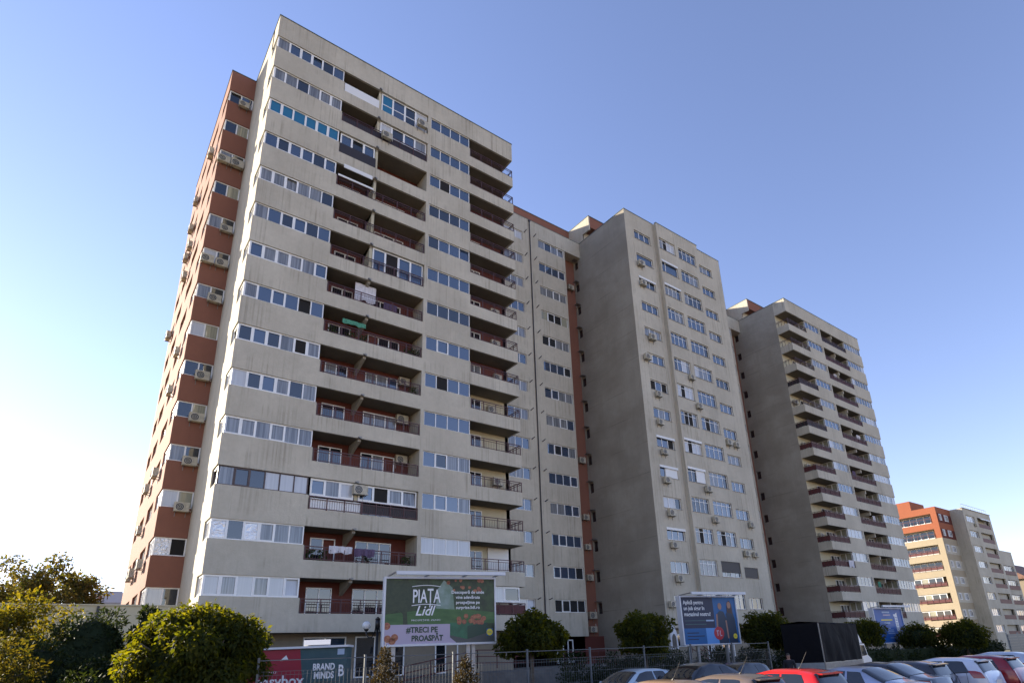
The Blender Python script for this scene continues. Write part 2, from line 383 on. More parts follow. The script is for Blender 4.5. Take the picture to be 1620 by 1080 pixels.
# ------------------------------------------------------------------ tower type A (and its mirror image)
def tower(name, label, X0, X1, mir, Y0, first):
    W_ = X1-X0
    X = (lambda u: X1-u) if mir else (lambda u: X0+u)
    t = thing(name, label, 'building', (X0, Y0, 0))
    ox, oy = X0, Y0
    def B(mb, u0, u1, y0, y1, z0, z1): mb.box(X(u0)-ox, X(u1)-ox, y0-oy, y1-oy, z0, z1)
    a1, l0, l1, p1, b1 = 4.90, 4.90, 11.85, 12.12, 15.82
    YB = Y0+1.68; T = .16
    # horizontal bands, one per storey
    for k in range(1, NF+2):
        m = MB(); z0 = SOFF if k == 1 else HD(k-1)
        if k == NF+1:
            B(m, 0, W_, Y0, Y0+T, z0, ROOF); B(m, 0, T, Y0+T, YB, z0, ROOF); B(m, W_-T, W_, Y0+T, YB, z0, ROOF)
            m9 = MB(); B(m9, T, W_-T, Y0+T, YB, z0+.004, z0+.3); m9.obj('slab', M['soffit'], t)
        else:
            hi, lo = S(k), S(k)-.83
            B(m, 0, a1, Y0, Y0+T, z0, hi); B(m, l0, l1, Y0, Y0+T, z0, lo); B(m, l1, b1, Y0, Y0+T, z0, hi); B(m, b1, W_, Y0, Y0+T, z0, lo)
            B(m, 0, T, Y0+T, Y0+1.32, z0, hi); B(m, W_-T, W_, Y0+T, YB, z0, lo)
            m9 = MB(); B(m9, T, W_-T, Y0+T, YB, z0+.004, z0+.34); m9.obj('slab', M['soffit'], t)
            B(m, a1, a1+.1, Y0+T, YB, z0+.34, hi-.02)
        m.obj('spandrel', M['plaster'], t)
        if k <= NF:
            m = MB(); z0, z1 = S(k), HD(k)
            B(m, l1, p1, Y0, Y0+T, z0, z1); m.obj('pier', M['plaster'], t)
    # side walls, loggia side walls
    m = MB(); B(m, 0, .3, Y0+1.32, 43.3, 0, ROOF)
    if not mir: m.obj('side_wall', M['plaster_side' if 'plaster_side' in M else 'plaster'], t)
    else: m.obj('side_wall', M['plaster'], t)
    if mir:                                  # this long blank side wall faces the street
        holes = [(1.15-.0, 1.75, S(k)-.05, HD(k)) for k in range(1, NF+1)]
        g = wallgrid(0, 43.35-YB-.004, 0, ROOF, [(43.35-43.15, 43.35-42.55, S(k)-.05, S(k)+.95) for k in range(1, NF+1)], .16)
        g.obj('side_wall', M['plaster_shaded'], t, loc=(0, 43.35-oy, 0), rz=-math.pi/2)
        for k in range(1, NF+1):
            window(t, (.12, 43.15-oy, S(k)-.05), .6, 1.0, 1, ['g_dark'], 'L', frame='brownframe', joined=True)
    else:
        m = MB(); B(m, W_-.3, W_, YB, 43.3, 0, ROOF); m.obj('side_wall', M['plaster'], t)
    m = MB(); B(m, l1+.003, p1-.003, Y0+T, YB, 3.9, ROOF-.3); B(m, b1-.12, b1-.003, Y0+T+.02, YB, 3.9, 5.0); m.obj('partition', M['plaster'], t)
    # return glazing of the window bays (faces the loggia and the corner balcony)
    for k in range(1, NF+1):
        for uu in ((a1-.05, b1-.05) if mir else ()):
            window(t, (X(uu)-ox-.02, YB-oy-.02, S(k)), 1.45, 1.08, 2, ['g_cream', 'g_cream'], 'L', fr=.09, joined=True)
        m = MB(); B(m, b1-.10, b1-.02, Y0+T+.05, YB, S(k)-1.48, S(k)-.01); m.obj('bay_side', M['plaster'], t)
    # back walls: loggia red, corner balcony cream
    m = MB(); B(m, a1+.1, l1, YB, YB+.25, 3.9, ROOF-.35); m.obj('loggia_wall', M['maroon'] if not mir else M['ground_floor'], t)
    zq = S(7)-1.5 if not mir else 3.9
    if not mir: m = MB(); B(m, b1, W_-.006, YB, YB+.25, 3.9, zq); m.obj('balcony_wall', M['cream'], t)
    m = MB(); B(m, b1, W_-.006, YB, YB+.25, zq, ROOF-.35); m.obj('balcony_wall', M['maroon'] if not mir else M['cream'], t)
    # roof
    m = MB(); B(m, .3, W_-.3, YB+.25, 43.3, 45.9, 46.1); m.obj('roof', M['roofdark'], t)
    m = MB(); e = .04
    B(m, -e, W_+e, Y0-e, Y0+.22, ROOF, ROOF+.06); B(m, -e, .22, Y0+.22, 43.3, ROOF, ROOF+.06); B(m, W_-.22, W_+e, Y0+.22, 43.3, ROOF, ROOF+.06)
    m.obj('coping', M['steel'], t)
    # inner core keeps daylight out
    m = MB(); B(m, .5, W_-.5, YB+.3, 43.0, 0, 45.8); m.obj('core', M['g_open'], t)
    # ground floor
    m = MB(); B(m, .4, W_-.2, YB-.3, YB-.05, 0, SOFF); m.obj('ground_floor_wall', M['ground_floor'], t)
    return t, X, ox, oy, (a1, l0, l1, p1, b1), YB, B

def a_panes(k, n):
    return similar(n, POOL_A, .55)

# ===== tower 1 (left, tallest in the picture)
M['plaster_side'] = M['plaster']
tA, XA, ox, oy, dims, YB, BA = tower('apartment_tower', 'leftmost and nearest grey tower block with long window bands and red loggias', 5.45, 25.69, False, 34.88, True)
a1, l0, l1, p1, b1 = dims
Y0 = 34.88
def railing(t, BB, u0, u1, y, z, panel=None, posts=7, end=None, name='railing', h=.80):
    m = MB()
    BB(m, u0, u1, y, y+.05, z+h-.05, z+h); BB(m, u0, u1, y+.01, y+.04, z+h-.2, z+h-.165); BB(m, u0, u1, y+.01, y+.04, z+.06, z+.1)
    for i in range(posts+1):
        u = u0+(u1-u0)*i/posts; u = min(max(u, u0+.03), u1-.03)
        BB(m, u-.025, u+.025, y+.005, y+.045, z, z+h-.05)
    nb = int((u1-u0)/.14)
    for i in range(nb):
        u = u0+(u1-u0)*(i+.5)/nb; BB(m, u-.007, u+.007, y+.018, y+.032, z+.1, z+h-.2)
    if end is not None:
        u = end; BB(m, u-.05, u, y+.05, YB, z+h-.05, z+h); BB(m, u-.04, u-.01, y+.05, YB, z+h-.2, z+h-.165)
        for yy in (.45, .9, 1.3): BB(m, u-.045, u-.005, y+yy, y+yy+.04, z, z+h-.05)
    r = m.obj(name, M['rail'], t)
    if panel:
        m = MB(); BB(m, u0+.03, u1-.03, y+.05, y+.065, z+.08, z+h-.12)
        if end is not None: BB(m, end-.06, end-.05, y+.07, YB, z+.08, z+h-.12)
        m.obj('panel', M[panel], r)
    return r

# colours of the six-pane bands read from the photograph, top row first
bandA = {14: ['g_curtain', 'g_blue', 'g_blue', 'g_blue', 'g_dark', 'g_blue'], 13: ['g_curtain', 'g_curtain', 'g_dark', 'g_curtain', 'g_curtain', 'g_curtain'],
         12: ['g_teal']*6, 11: ['g_blue', 'g_dark', 'g_blue', 'g_blue', 'g_dark', 'g_blue'], 10: ['g_curtain', 'g_curtain', 'g_curtain', 'g_curtain', 'g_curtain', 'g_dark'],
         9: ['g_curtain', 'g_blue', 'g_dark', 'g_blue', 'g_dark', 'g_blue'], 8: ['g_blue', 'g_curtain', 'g_curtain', 'g_curtain', 'g_curtain', 'g_blue'],
         7: ['g_curtain', 'g_blue', 'g_blue', 'g_blue', 'g_open', 'g_blue'], 6: ['g_dark', 'g_blue', 'g_dark', 'g_curtain', 'g_open', 'g_curtain'],
         5: ['g_white', 'g_dark', 'g_blue', 'g_curtain', 'g_dark', 'g_curtain'], 4: ['g_curtain', 'g_curtain', 'g_curtain', 'g_curtain', 'g_curtain', 'g_curtain'],
         3: ['g_curtain', 'g_dark', 'g_dark', 'g_white', 'g_white', 'g_white'], 2: ['g_foil', 'g_dark', 'g_foil', 'g_curtain', 'g_curtain', 'g_curtain'],
         1: ['g_white', 'g_curtain', 'g_white', 'g_curtain', 'g_white', 'g_white']}
for k in range(1, NF+1):
    z = S(k)
    fr = 'brownframe' if k == 3 else 'white'
    sash = (1, 2, 3) if k == 14 else tuple(i for i in range(6) if rnd.random() < .45)
    window(tA, (XA(.10)-ox, .09, z), a1-.15, 1.08, 6, bandA[k], frame=fr, sash=sash, fr=.06)
    window(tA, (.08, 1.30, z), 1.22, 1.08, 1, ['g_white'], 'L', frame=fr, fr=.13)
    window(tA, (XA(p1+.02)-ox, .09, z), b1-p1-.05, 1.08, 4, ['g_foil' if False else 'g_white']*4 if k == 2 else (['g_open' if (k in (12, 6) and i == 1) else q for i, q in enumerate(similar(4, [('g_blue', 6), ('g_dark', 2), ('g_curtain', 2 if k < 5 else .5)], .75))]), sash=(1,) if k in (7, 4, 3) else (), fr=.05)
    lo = z-.83; ceil = HD(k)
    # loggia doors and windows on the back wall
    y = YB-oy-.085
    window(tA, (XA(5.7)-ox, y, z-1.3), 1.5, 2.05, 2, similar(2, [('g_dark', 3), ('g_curtain', 1)]), name='balcony_door', fr=.06)
    window(tA, (XA(8.45)-ox, y, z-1.3), 2.35, 2.05, 3, similar(3, [('g_dark', 3), ('g_blue', 1), ('g_curtain', 1)]), name='balcony_door', fr=.06)
    window(tA, (XA(b1+.15)-ox, y, z-1.3), 1.75, 2.05, 3, similar(3, [('g_dark', 3), ('g_curtain', 1)]), name='balcony_door', fr=.06)
    # crossbeam under the slab above, with wall light
    m = MB(); yb = YB-.01
    x0, x1 = XA(7.66)-ox, XA(7.86)-ox
    for xx in (x0, x1): m.poly([(xx, .16, ceil), (xx, yb-oy, ceil), (xx, yb-oy, ceil-.75), (xx, .16, ceil-.16)])
    m.quad((x0, .16, ceil), (x1, .16, ceil), (x1, .16, ceil-.16), (x0, .16, ceil-.16)); m.quad((x0, .16, ceil-.16), (x1, .16, ceil-.16), (x1, yb-oy, ceil-.75), (x0, yb-oy, ceil-.75))
    m.obj('crossbeam', M['plaster_shaded'], tA)
    m = MB(); m.box(XA(7.70)-ox, XA(7.82)-ox, -.10, .0, ceil-.02, ceil+.10); m.box(XA(7.6)-ox, XA(7.72)-ox, -.16, -.04, ceil+.0, ceil+.07); m.obj('lamp_fitting', M['bracket'], tA)
    if k >= 9 or k == 3:
        m = MB(); BA(m, 7.66, 7.86, Y0+.18, YB-.02, lo, ceil-.02 if k < 14 else ceil-.02)
        m.v = [(a-ox*0, b_, c) for a, b_, c in m.v]
        m.obj('partition', M['cream'], tA)
    left_glazed = k in (12, 3); right_glazed = k in (14, 13, 9, 3)
    panL = 'g_white' if False else None
    if k == 14:
        m = MB(); BA(m, l0+.05, 7.66, Y0+.03, Y0+.06, lo, lo+.8); m.obj('white_screen', M['blind_w'], tA)
    elif k == 12:
        m = MB(); BA(m, l0+.05, 7.66, Y0+.01, Y0+.04, lo, lo+.85); m.obj('dark_screen', M['darkpanel'], tA)
    elif k == 3:
        railing(tA, BA, l0+.05, 8.1, Y0+.0-.02, lo, None, 3, name='railing'); railing(tA, BA, 8.1, l1-.05, Y0-.02, lo, 'darkpanel', 4)
        m = MB(); BA(m, l0+.1, 8.1, Y0+.06, Y0+.09, lo+.02, lo+.7); m.obj('white_screen', M['blind_w'], tA)
    else:
        railing(tA, BA, l0+.05, l1-.05, Y0+.03, lo, 'darkpanel' if k in (13,) else None, 6)
    railing(tA, BA, b1+.05, 20.24, Y0+.03, lo, 'railpanel' if k == 1 else None, 4, end=20.2)
    if left_glazed:
        window(tA, (XA(l0+.1)-ox, .16, lo+.85), 2.6, HD(k)-lo-.85-.02, 3, ['g_blue', 'g_curtain', 'g_white'] if k == 3 else ['g_blue', 'g_dark', 'g_blue'], name='balcony_glazing', fr=.08, sash=(0, 2))
    if right_glazed:
        zz = lo+(.85 if k == 3 else .0)
        window(tA, (XA(7.9)-ox, .17, zz), l1-7.95, HD(k)-zz-.02, 4, {14: ['g_teal', 'g_blue', 'g_dark', 'g_white'], 13: ['g_white', 'g_dark', 'g_blue', 'g_curtain'], 9: ['g_blue', 'g_open', 'g_blue', 'g_blue'], 3: ['g_blue', 'g_open', 'g_curtain', 'g_curtain']}[k], name='balcony_glazing', fr=.08, sash=(0, 2), transom=(.85 if k != 3 else 0))
    if k == 1:
        window(tA, (XA(b1+.1)-ox, .14, lo+.85), 3.9, HD(k)-lo-.87, 3, ['g_curtain', 'g_white', 'g_dark'], name='balcony_glazing', fr=.08, sash=(2,))
    if k == 11:
        m = MB(); BA(m, l0+.4, 7.4, Y0-.25, Y0-.2, ceil-.42, ceil-.1); BA(m, l0+.1, 7.6, Y0-.05, Y0, lo+.80, lo+.95); m.obj('awning', M['blind_w'], tA)
    if k == 2:
        m = MB(); BA(m, 18.2, 20.0, YB-.06, YB-.02, lo-.3, ceil-.05); m.obj('white_panel', M['blind_w'], tA)
# ground floor openings of tower 1
for x, w_, z0, h_, n in ((11.15, 2.45, 2.55, 1.1, 2), (14.15, 1.25, 1.35, 2.3, 1), (16.4, .9, 1.35, 2.3, 1), (19.4, .8, 1.35, 2.1, 1), (21.0, .8, 1.35, 2.1, 1)):
    window(tA, (x-ox, YB-.30-oy-.06, z0), w_, h_, n, ['g_blue']*n if n == 2 else ['g_dark'], fr=.08, name='shop_window')
# loggia air conditioners on tower 1
for k, u, dy, nm in ((14, 11.2, 0, 'in front of the glazed loggia'), (13, 8.3, 0, 'left end of the glazed loggia')):
    ac(XA(u), Y0-.02, S(k)-.75, 'air conditioner %s, %s, leftmost tower' % (nm, floor_name(k)))
for k, u in ((6, 11.2), (5, 11.15), (4, 11.2), (3, 7.9)):
    ac(XA(u), (YB if k != 3 else Y0+.2), S(k)+.35, 'air conditioner high inside red loggia, %s, leftmost tower' % floor_name(k) if k != 3 else 'air conditioner between two glazed loggias, %s, leftmost tower' % floor_name(k))
for k, u in ((9, 19.0), (8, 19.0), (6, 18.6), (4, 19.0), (7, 19.2)):
    ac(XA(u), YB, S(k)-.1, 'air conditioner at back of corner balcony, %s, leftmost tower' % floor_name(k))
# laundry and things on the loggias
def prop(name, label, cat, parts, loc, group=None):
    t = thing(name, label, cat, loc, 0, group)
    for nm, mb, m in parts: mb.obj(nm, m, t)
    return t
M['cloth_w'] = mat('white_cloth', (0.62, 0.60, 0.62), 0.9, noise=0.2, nscale=6)
M['cloth_p'] = mat('purple_cloth', (0.12, 0.08, 0.14), 0.9, noise=0.3, nscale=8)
M['cloth_g'] = mat('green_cloth', (0.08, 0.28, 0.18), 0.9, noise=0.3, nscale=5)
M['pot'] = mat('terracotta_pot', (0.30, 0.09, 0.06), 0.8)
M['leaf_d'] = leafmat('houseplant_leaf', (0.02, 0.05, 0.015), (0.05, 0.08, 0.02), .3)
def cloth(w_, h_, amp=.05):
    b = MB(); nx = 12
    for i in range(nx):
        a, c = w_*i/nx, w_*(i+1)/nx; ya, yc = amp*math.sin(i*1.7), amp*math.sin((i+1)*1.7)
        ha, hc = h_*(.9+.1*math.sin(i*.9)), h_*(.9+.1*math.sin((i+1)*.9))
        b.quad((a, ya, -ha), (c, yc, -hc), (c, yc*.4, 0), (a, ya*.4, 0)); b.quad((a, ya+.02, -ha), (c, yc+.02, -hc), (c, yc*.4+.02, 0), (a, ya*.4+.02, 0))
    return b
def plant_mesh(r, h, n=60, seed=1):
    q = random.Random(seed); b = MB()
    for i in range(n):
        a = q.uniform(0, 6.28); rr = r*math.sqrt(q.random()); z = h*q.random(); c = Vector((rr*math.cos(a), rr*math.sin(a), z+.25))
        d = Vector((q.uniform(-1, 1), q.uniform(-1, 1), q.uniform(-.4, 1))).normalized()*.12; e = d.cross(Vector((q.uniform(-1, 1), q.uniform(-1, 1), .3))).normalized()*.05
        b.quad(tuple(c-d), tuple(c-e), tuple(c+d), tuple(c+e))
    return b
def pot_mesh():
    b = MB(); b.tube([(0, 0, 0), (0, 0, .26)], [.10, .15], 10); return b
o = cloth(1.5, 1.5).obj('towel', M['cloth_w'], loc=(XA(6.95), Y0+.5, HD(8)-.15)); tag(o, 'white towels hung to dry high in the leftmost tower, two loggias below its glazed one', 'towel')
o = cloth(1.0, .8).obj('dark_towel', M['cloth_p'], loc=(XA(9.0), Y0+.4, S(8)+.0)); tag(o, 'dark cloth drying on the loggia railing to the right of the white towels', 'towel')
o = cloth(1.6, .35).obj('green_cloth', M['cloth_g'], loc=(XA(6.2), Y0+.3, S(7)+.65)); tag(o, 'green cloth hung over plants in a loggia of the leftmost tower', 'cloth')
for i, (k, u) in enumerate(((2, 5.3), (2, 6.1), (2, 8.8), (2, 11.3), (7, 5.6), (7, 6.8), (7, 7.7), (7, 11.0), (7, 11.5), (6, 11.4))):
    prop('potted_plant', 'potted plant on loggia, leftmost tower, %s, %s' % (floor_name(k), ['at its left end', 'left of its door', 'at its middle', 'at its right end', 'at its left end', 'left of the green cloth', 'at its middle', 'before its right wall', 'in its right corner', 'in its right corner'][i]), 'plant',
         [('pot', pot_mesh(), M['pot']), ('leaves', plant_mesh(.3, .75, 90, i), M['leaf_d'])], (XA(u), Y0+.45, S(k)-1.48+.02+.3), 'potted plants on the loggias')
o = cloth(1.4, .45, .12).obj('blanket', M['cloth_w'], loc=(XA(6.3), Y0-.03, S(2)+.05)); tag(o, 'pale blanket airing over the loggia railing of the second storey, leftmost tower', 'blanket')
o = cloth(1.3, .5, .12).obj('blanket', M['cloth_p'], loc=(XA(7.8), Y0-.03, S(2)+.0)); tag(o, 'dark purple blanket airing over the same railing, right of the pale one', 'blanket')

# ===== red block at the far left
YR = 41.5; XR = 3.70
tR = thing('apartment_block', 'brick red rendered block joined to the left side of the leftmost tower', 'building', (XR, YR, 0))
fh = [(.18, 1.72, S(k), HD(k)) for k in range(1, NF+1)]
wf = MB()
for k in range(1, NF+2):
    z0 = 0 if k == 1 else HD(k-1); z1 = ROOF if k == NF+1 else S(k)
    m = MB(); m.box(0, 1.75, 0, .16, z0, z1); m.box(0, .16, .16, 15.2, z0, z1); m.obj('spandrel', M['brick_red'], tR)
    if k <= NF:
        for a, c in ((2.3, 3.6), (6.6, 8.4), (11.0, 12.0), (14.2, 15.2)):
            m = MB(); m.box(0, .16, a, c, S(k), HD(k)); m.obj('pier', M['brick_red'], tR)
        fp = {14: ['g_dark', 'g_blue'], 13: ['g_dark', 'g_cream'], 2: ['g_foil', 'g_open']}.get(k, [rnd.choice(['g_curtain', 'g_dark', 'g_white']), rnd.choice(['g_cream', 'g_dark', 'g_dark'])])
        window(tR, (.08, .08, S(k)), 1.66, 1.08, 2, fp, fr=.07)
        window(tR, (.08, 2.3, S(k)), 2.2, 1.08, 3, similar(3, [('g_white', 2), ('g_dark', 2)]), 'L', fr=.10)
        window(tR, (.14, 6.6, S(k)), 3.0, 1.08, 4, similar(4, [('g_cream', 1), ('g_dark', 3)]), 'L', fr=.06)
        window(tR, (.14, 11.0, S(k)), 2.6, 1.08, 3, similar(3, [('g_cream', 1), ('g_dark', 3)]), 'L', fr=.06)
        window(tR, (.14, 14.2, S(k)), 2.2, 1.08, 3, similar(3, [('g_cream', 1), ('g_dark', 3)]), 'L', fr=.06)
m = MB(); m.box(.3, 1.74, .3, 15.0, 0, 46.1); m.obj('core', M['g_open'], tR)
m = MB(); m.box(-.04, 1.75, -.04, .2, ROOF, ROOF+.06); m.box(-.04, .2, .2, 15.24, ROOF, ROOF+.06); m.obj('coping', M['steel'], tR)
m = MB(); m.box(1.75, 34, 3.0, 15.2, 0, 46.0); m.obj('rear_wing', M['brick_red'], tR)
for k, offs in ((14, (1.1,)), (12, (.35, 1.25)), (10, (1.2,)), (9, (.35, 1.25)), (8, (1.15,)), (6, (1.15,)), (5, (1.2,)), (4, (1.2,)), (3, (1.15,))):
    for j, q in enumerate(offs):
        ac(XR+q, YR, S(k)-.28, 'air conditioner %s front windows of red block, %s' % ('below' if len(offs) == 1 else ('left of two below', 'right of two below')[j], floor_name(k)))
n_ = 0
for k in range(1, NF+1):
    for q in (2.9, 7.4, 9.3, 12.6):
        if rnd.random() < (.5 if k < 8 else .28):
            ac(XR, YR+q, S(k)-.45, 'air conditioner, sunlit face of red block, %s, %s' % (floor_name(k), {2.9: 'nearest front corner', 7.4: 'second from front corner', 9.3: 'third from front corner', 12.6: 'farthest back'}[q]), 'L')

# ===== links between the towers
def link_block(name, label, x0, x1, xb, y, detail=True):
    t = thing(name, label, 'building', (x0, y, 0))
    jx = 33.0-x0
    holes = []
    for k in range(1, NF+1):
        holes += [(x1-x0-3.7, x1-x0-.12, S(k), HD(k))]
        if detail: holes += [(32.05-x0-2.4, 32.05-x0, S(k), HD(k))]
    g = wallgrid(0, x1-x0, SOFF-.2, ROOF, holes, .14); g.obj('wall', M['plaster'], t)
    for k in range(1, NF+1):
        pp = similar(4, [('g_dark', 2), ('g_blue', 3), ('g_curtain', 4)], .5)
        if k == 11: pp = ['g_cream', 'g_open', 'g_open', 'g_cream']
        window(t, (x1-x0-3.7, .10, S(k)), 3.58, 1.08, 4, pp, fr=.055, sash=(rnd.randrange(4),))
        if detail:
            window(t, (32.05-x0-2.4, .10, S(k)), 2.4, 1.08, 3, similar(3, [('g_blue', 3), ('g_curtain', 2), ('g_white', .7)], .6), fr=.055)
            sp = MB(); sp.bar((jx-.7, -.45, S(k)+1.15), (jx-.7, .02, S(k)+1.05), .06); sp.obj('drain_spout', M['pipe'], t)
            sp = MB(); sp.bar((jx+.55, -.45, S(k)+1.15), (jx+.55, .02, S(k)+1.05), .06); sp.obj('drain_spout', M['pipe'], t)
    if detail:
        m = MB(); m.tube([(jx, -.08, 3.7), (jx, -.08, ROOF-.1)], .055, 8); m.box(jx-.1, jx+.1, -.16, -.0, ROOF-.25, ROOF-.05); m.obj('downpipe', M['pipe'], t)
    # parapet bridging the recess
    m = MB(); m.box(x1-x0, xb-x0-.003, 0, .16, HD(14), ROOF); m.box(x1-x0, xb-x0-.003, .16, 1.2, HD(14), HD(14)+.25); m.obj('bridge_parapet', M['plaster'], t)
    m = MB(); m.box(0, xb-x0-.003, -.03, .2, ROOF, ROOF+.05); m.obj('coping', M['steel'], t)
    m = MB(); m.box(x1-x0-.5, xb-x0-.003, 43.3-y, 43.5-y, 0, ROOF); m.obj('recess_wall', M['brick_red'], t)
    m = MB(); m.box(.2, x1-x0-.05, .5, 1.1, 0, 46.0); m.obj('core', M['g_open'], t)
    # setback attic storey
    m = MB(); m.box(-12 if detail else -4, xb-x0-.003, 43.75-y, 52-y, 44.5, 49.05); m.obj('attic', M['brick_red'], t)
    m = MB(); m.box(-12 if detail else -4, xb-x0-.003, 43.70-y, 43.95-y, 49.05, 49.12); m.obj('coping', M['steel'], t)
    # ground floor
    m = MB(); m.box(0, xb-x0-.003, .5, .8, 0, SOFF-.2); m.obj('ground_floor_wall', M['maroon'], t)
    return t
tL = link_block('link_block', 'recessed grey link block with dark downpipe between first and second towers', 25.69+.003, 37.85, 40.16, 42.1)
for x, w_ in ((34.5, .75), (35.7, .65)): window(tL, (x-25.693, .42, 1.5), w_, 1.9, 1, ['g_dark'], fr=.1, name='entrance_door')
m = MB(); m.box(30.5-25.693, 30.65-25.693, 43.7-42.1, 43.75-42.1, 48.0, 49.0); 
for k in (13, 6, 4, 3, 2): ac(39.3, 43.3, S(k)+.1 if k != 13 else S(k)+.05, 'air conditioner in red recess beside middle tower, %s' % floor_name(k))
ac(39.3, 43.3, 5.2, 'air conditioner low in the red recess, beside the bottom window row')
ac(39.3, 43.3, 4.0, 'lowest air conditioner in the red recess, below the bottom window row')

# ===== tower 2
X2, X3 = 40.16, 56.30
YF, YM = 34.97, 34.55
tB = thing('apartment_tower', 'middle grey tower block with punched white windows and shaded blank left side', 'building', (X2, YF, 0))
g = wallgrid(0, 43.35-YF-.004, 0, ROOF, [(43.35-43.15, 43.35-42.55, S(k)-.05, S(k)+.95) for k in range(1, NF+1)], .16)
g.obj('side_wall', M['plaster_shaded'], tB, loc=(0, 43.35-YF, 0), rz=-math.pi/2)
for k in range(1, NF+1):
    window(tB, (.12, 43.15-YF, S(k)-.05), .6, 1.0, 1, ['g_dark'], 'L', frame='brownframe', joined=True)
    m = MB(); m.box(-.55, 0, 42.5-YF, 43.0-YF, S(k)+1.05, S(k)+1.10); m.obj('canopy', M['bracket'], tB)
def bay(x0, x1, y, wins, zz0):
    holes = []
    for a, c, dz0, dz1 in wins:
        for k in range(1, NF+1): holes.append((a-x0, c-x0, S(k)+dz0, S(k)+dz1))
    g = wallgrid(0, x1-x0, zz0, ROOF, holes, .17); g.obj('wall', M['plaster'], tB, loc=(x0-X2, y-YF, 0))
bay(X2+.003, 44.68, YF, [(41.45, 43.92, -.08, .95)], 3.9)
bay(44.68, 51.60, YM, [(44.92, 47.5, -.17, 1.25), (48.08, 51.05, -.17, 1.25)], 3.95)
bay(51.60, X3, YF, [(52.15, 54.5, -.10, .95)], 3.9)
m = MB(); m.box(-.03, 4.50, -.04, .2, ROOF, ROOF+.06); m.box(4.48, 11.5, -.46, -.2, ROOF+.0, ROOF+.06); m.box(11.5, X3-X2+.03, -.04, .2, ROOF, ROOF+.06); m.box(-.04, .2, .2, 8.3, ROOF, ROOF+.06); m.obj('coping', M['steel'], tB)
m = MB(); m.box(.4, X3-X2-.02, .6, 8.3, 0, 46.0); m.obj('core', M['g_open'], tB)
m = MB(); m.box(X3-X2-.02, X3-X2, .0, 8.3, 0, ROOF); m.obj('side_wall', M['plaster'], tB)
m = MB(); m.box(.1, X3-X2-.1, .35, .55, 0, 3.95); m.box(.1, X3-X2-.1, -.1, .35, 3.87, 3.93); m.obj('ground_floor_wall', M['ground_floor'], tB)
for x, w_, h_ in ((1.2, 1.6, 1.0), (5.4, .9, 2.2), (7.4, 1.8, 2.0), (11.5, 1.6, 1.1)):
    window(tB, (x, .27, 3.6-h_-.2), w_, h_, 2, ['g_dark', 'g_white'], fr=.07, joined=True, name='shop_window')
for k in range(1, NF+1):
    z = S(k)
    shut1 = k in (12, 6, 5, 3); half1 = k == 5
    pl = similar(3, POOL_B, .5)
    if k == 8: pl = ['g_open', 'g_blue', 'g_open']
    if k == 6: pl = ['g_blue', 'g_blue', 'g_open']
    window(tB, (1.29, .12, z-.08), 2.47, 1.03, 3 if k not in (13,) else 1, pl if k not in (13,) else ['g_blue'], joined=True, fr=.06)
    if shut1:
        m = MB(); m.box(1.25, 3.80, -.06, .08, z+.78, z+1.0)
        if half1: m.box(2.1, 3.76, .06, .10, z-.05, z+.8)
        m.obj('roller_shutter', M['blind_w'], tB)
    p2 = similar(4, POOL_B, .5); p3 = similar(4, POOL_B, .6)
    if k == 14: p2 = ['g_curtain', 'g_open', 'g_white', 'g_white']
    if k in (8, 7): p2[1] = 'g_open'; p2[2] = 'g_open' if k == 7 else p2[2]
    if k in (6, 3): p2[1] = 'g_open'
    if k in (7, 3): p3[1] = 'g_open'; p3[2] = 'g_dark'
    if k == 13:
        window(tB, (4.76, -.30, z-.17), 2.58, 1.42, 2, ['g_blue', 'g_blue'], joined=True, fr=.06, mull=[.65])
    else:
        window(tB, (4.76, -.30, z-.17), 2.58, 1.42, 4, p2, joined=True, fr=.05, transom=1.05)
    window(tB, (7.92, -.30, z-.17), 2.97, 1.42, 4, p3, joined=True, fr=.05, transom=1.05)
    pr = similar(3, POOL_B, .5)
    window(tB, (11.99, .12, z-.10), 2.35, 1.05, 3, pr, joined=True, fr=.055)
    if k in (13, 12, 6, 5):
        m = MB(); m.box(4.72, 7.38, -.47, -.32, z+1.05, z+1.27)
        if k == 5: m.box(6.0, 7.34, -.36, -.32, z-.1, z+1.06)
        m.obj('roller_shutter', M['blind_w'], tB)
    if k == 2:
        m = MB(); m.box(7.94, 10.87, -.36, -.31, z+.25, z+1.24); m.obj('roller_shutter', M['blind_d'], tB)
        m = MB(); m.box(12.0, 14.3, .05, .11, z-.05, z+.93); m.obj('roller_shutter', M['blind_d'], tB)
    for a, c, y_ in ((41.4, 43.97, YF), (44.86, 47.56, YM), (48.02, 51.1, YM), (52.1, 54.55, YF)):
        m = MB(); m.box(a-X2, c-X2, y_-YF-.05, y_-YF+.1, z-(.13 if y_ == YF else .22), z-(.10 if y_ == YF else .175)); m.obj('window_sill', M['bracket'], tB)
ACB = [(13, 41.75, -.75, 'left'), (12, 41.75, -.2, 'left'), (10, 42.2, -.55, 'left'), (9, 41.15, -.1, 'left'), (8, 42.2, -.85, 'left'), (7, 42.0, -.85, 'left'), (6, 42.1, -.9, 'left'), (5, 42.0, -.75, 'left'), (4, 42.1, -.9, 'left'),
       (3, 42.0, -.85, 'left'), (2, 42.2, -.85, 'left'), (1, 40.9, -.1, 'left')]
for k, x, dz, s_ in ACB: ac(x, YF, S(k)+dz, 'air conditioner by left window column, middle tower, %s' % floor_name(k))
for k, x, dz in ((9, 47.2, -.85), (8, 47.8, -1.0), (5, 47.4, -1.0), (4, 47.9, -1.0)):
    ac(x, YM, S(k)+dz, 'air conditioner under projecting central windows, middle tower, %s' % floor_name(k))
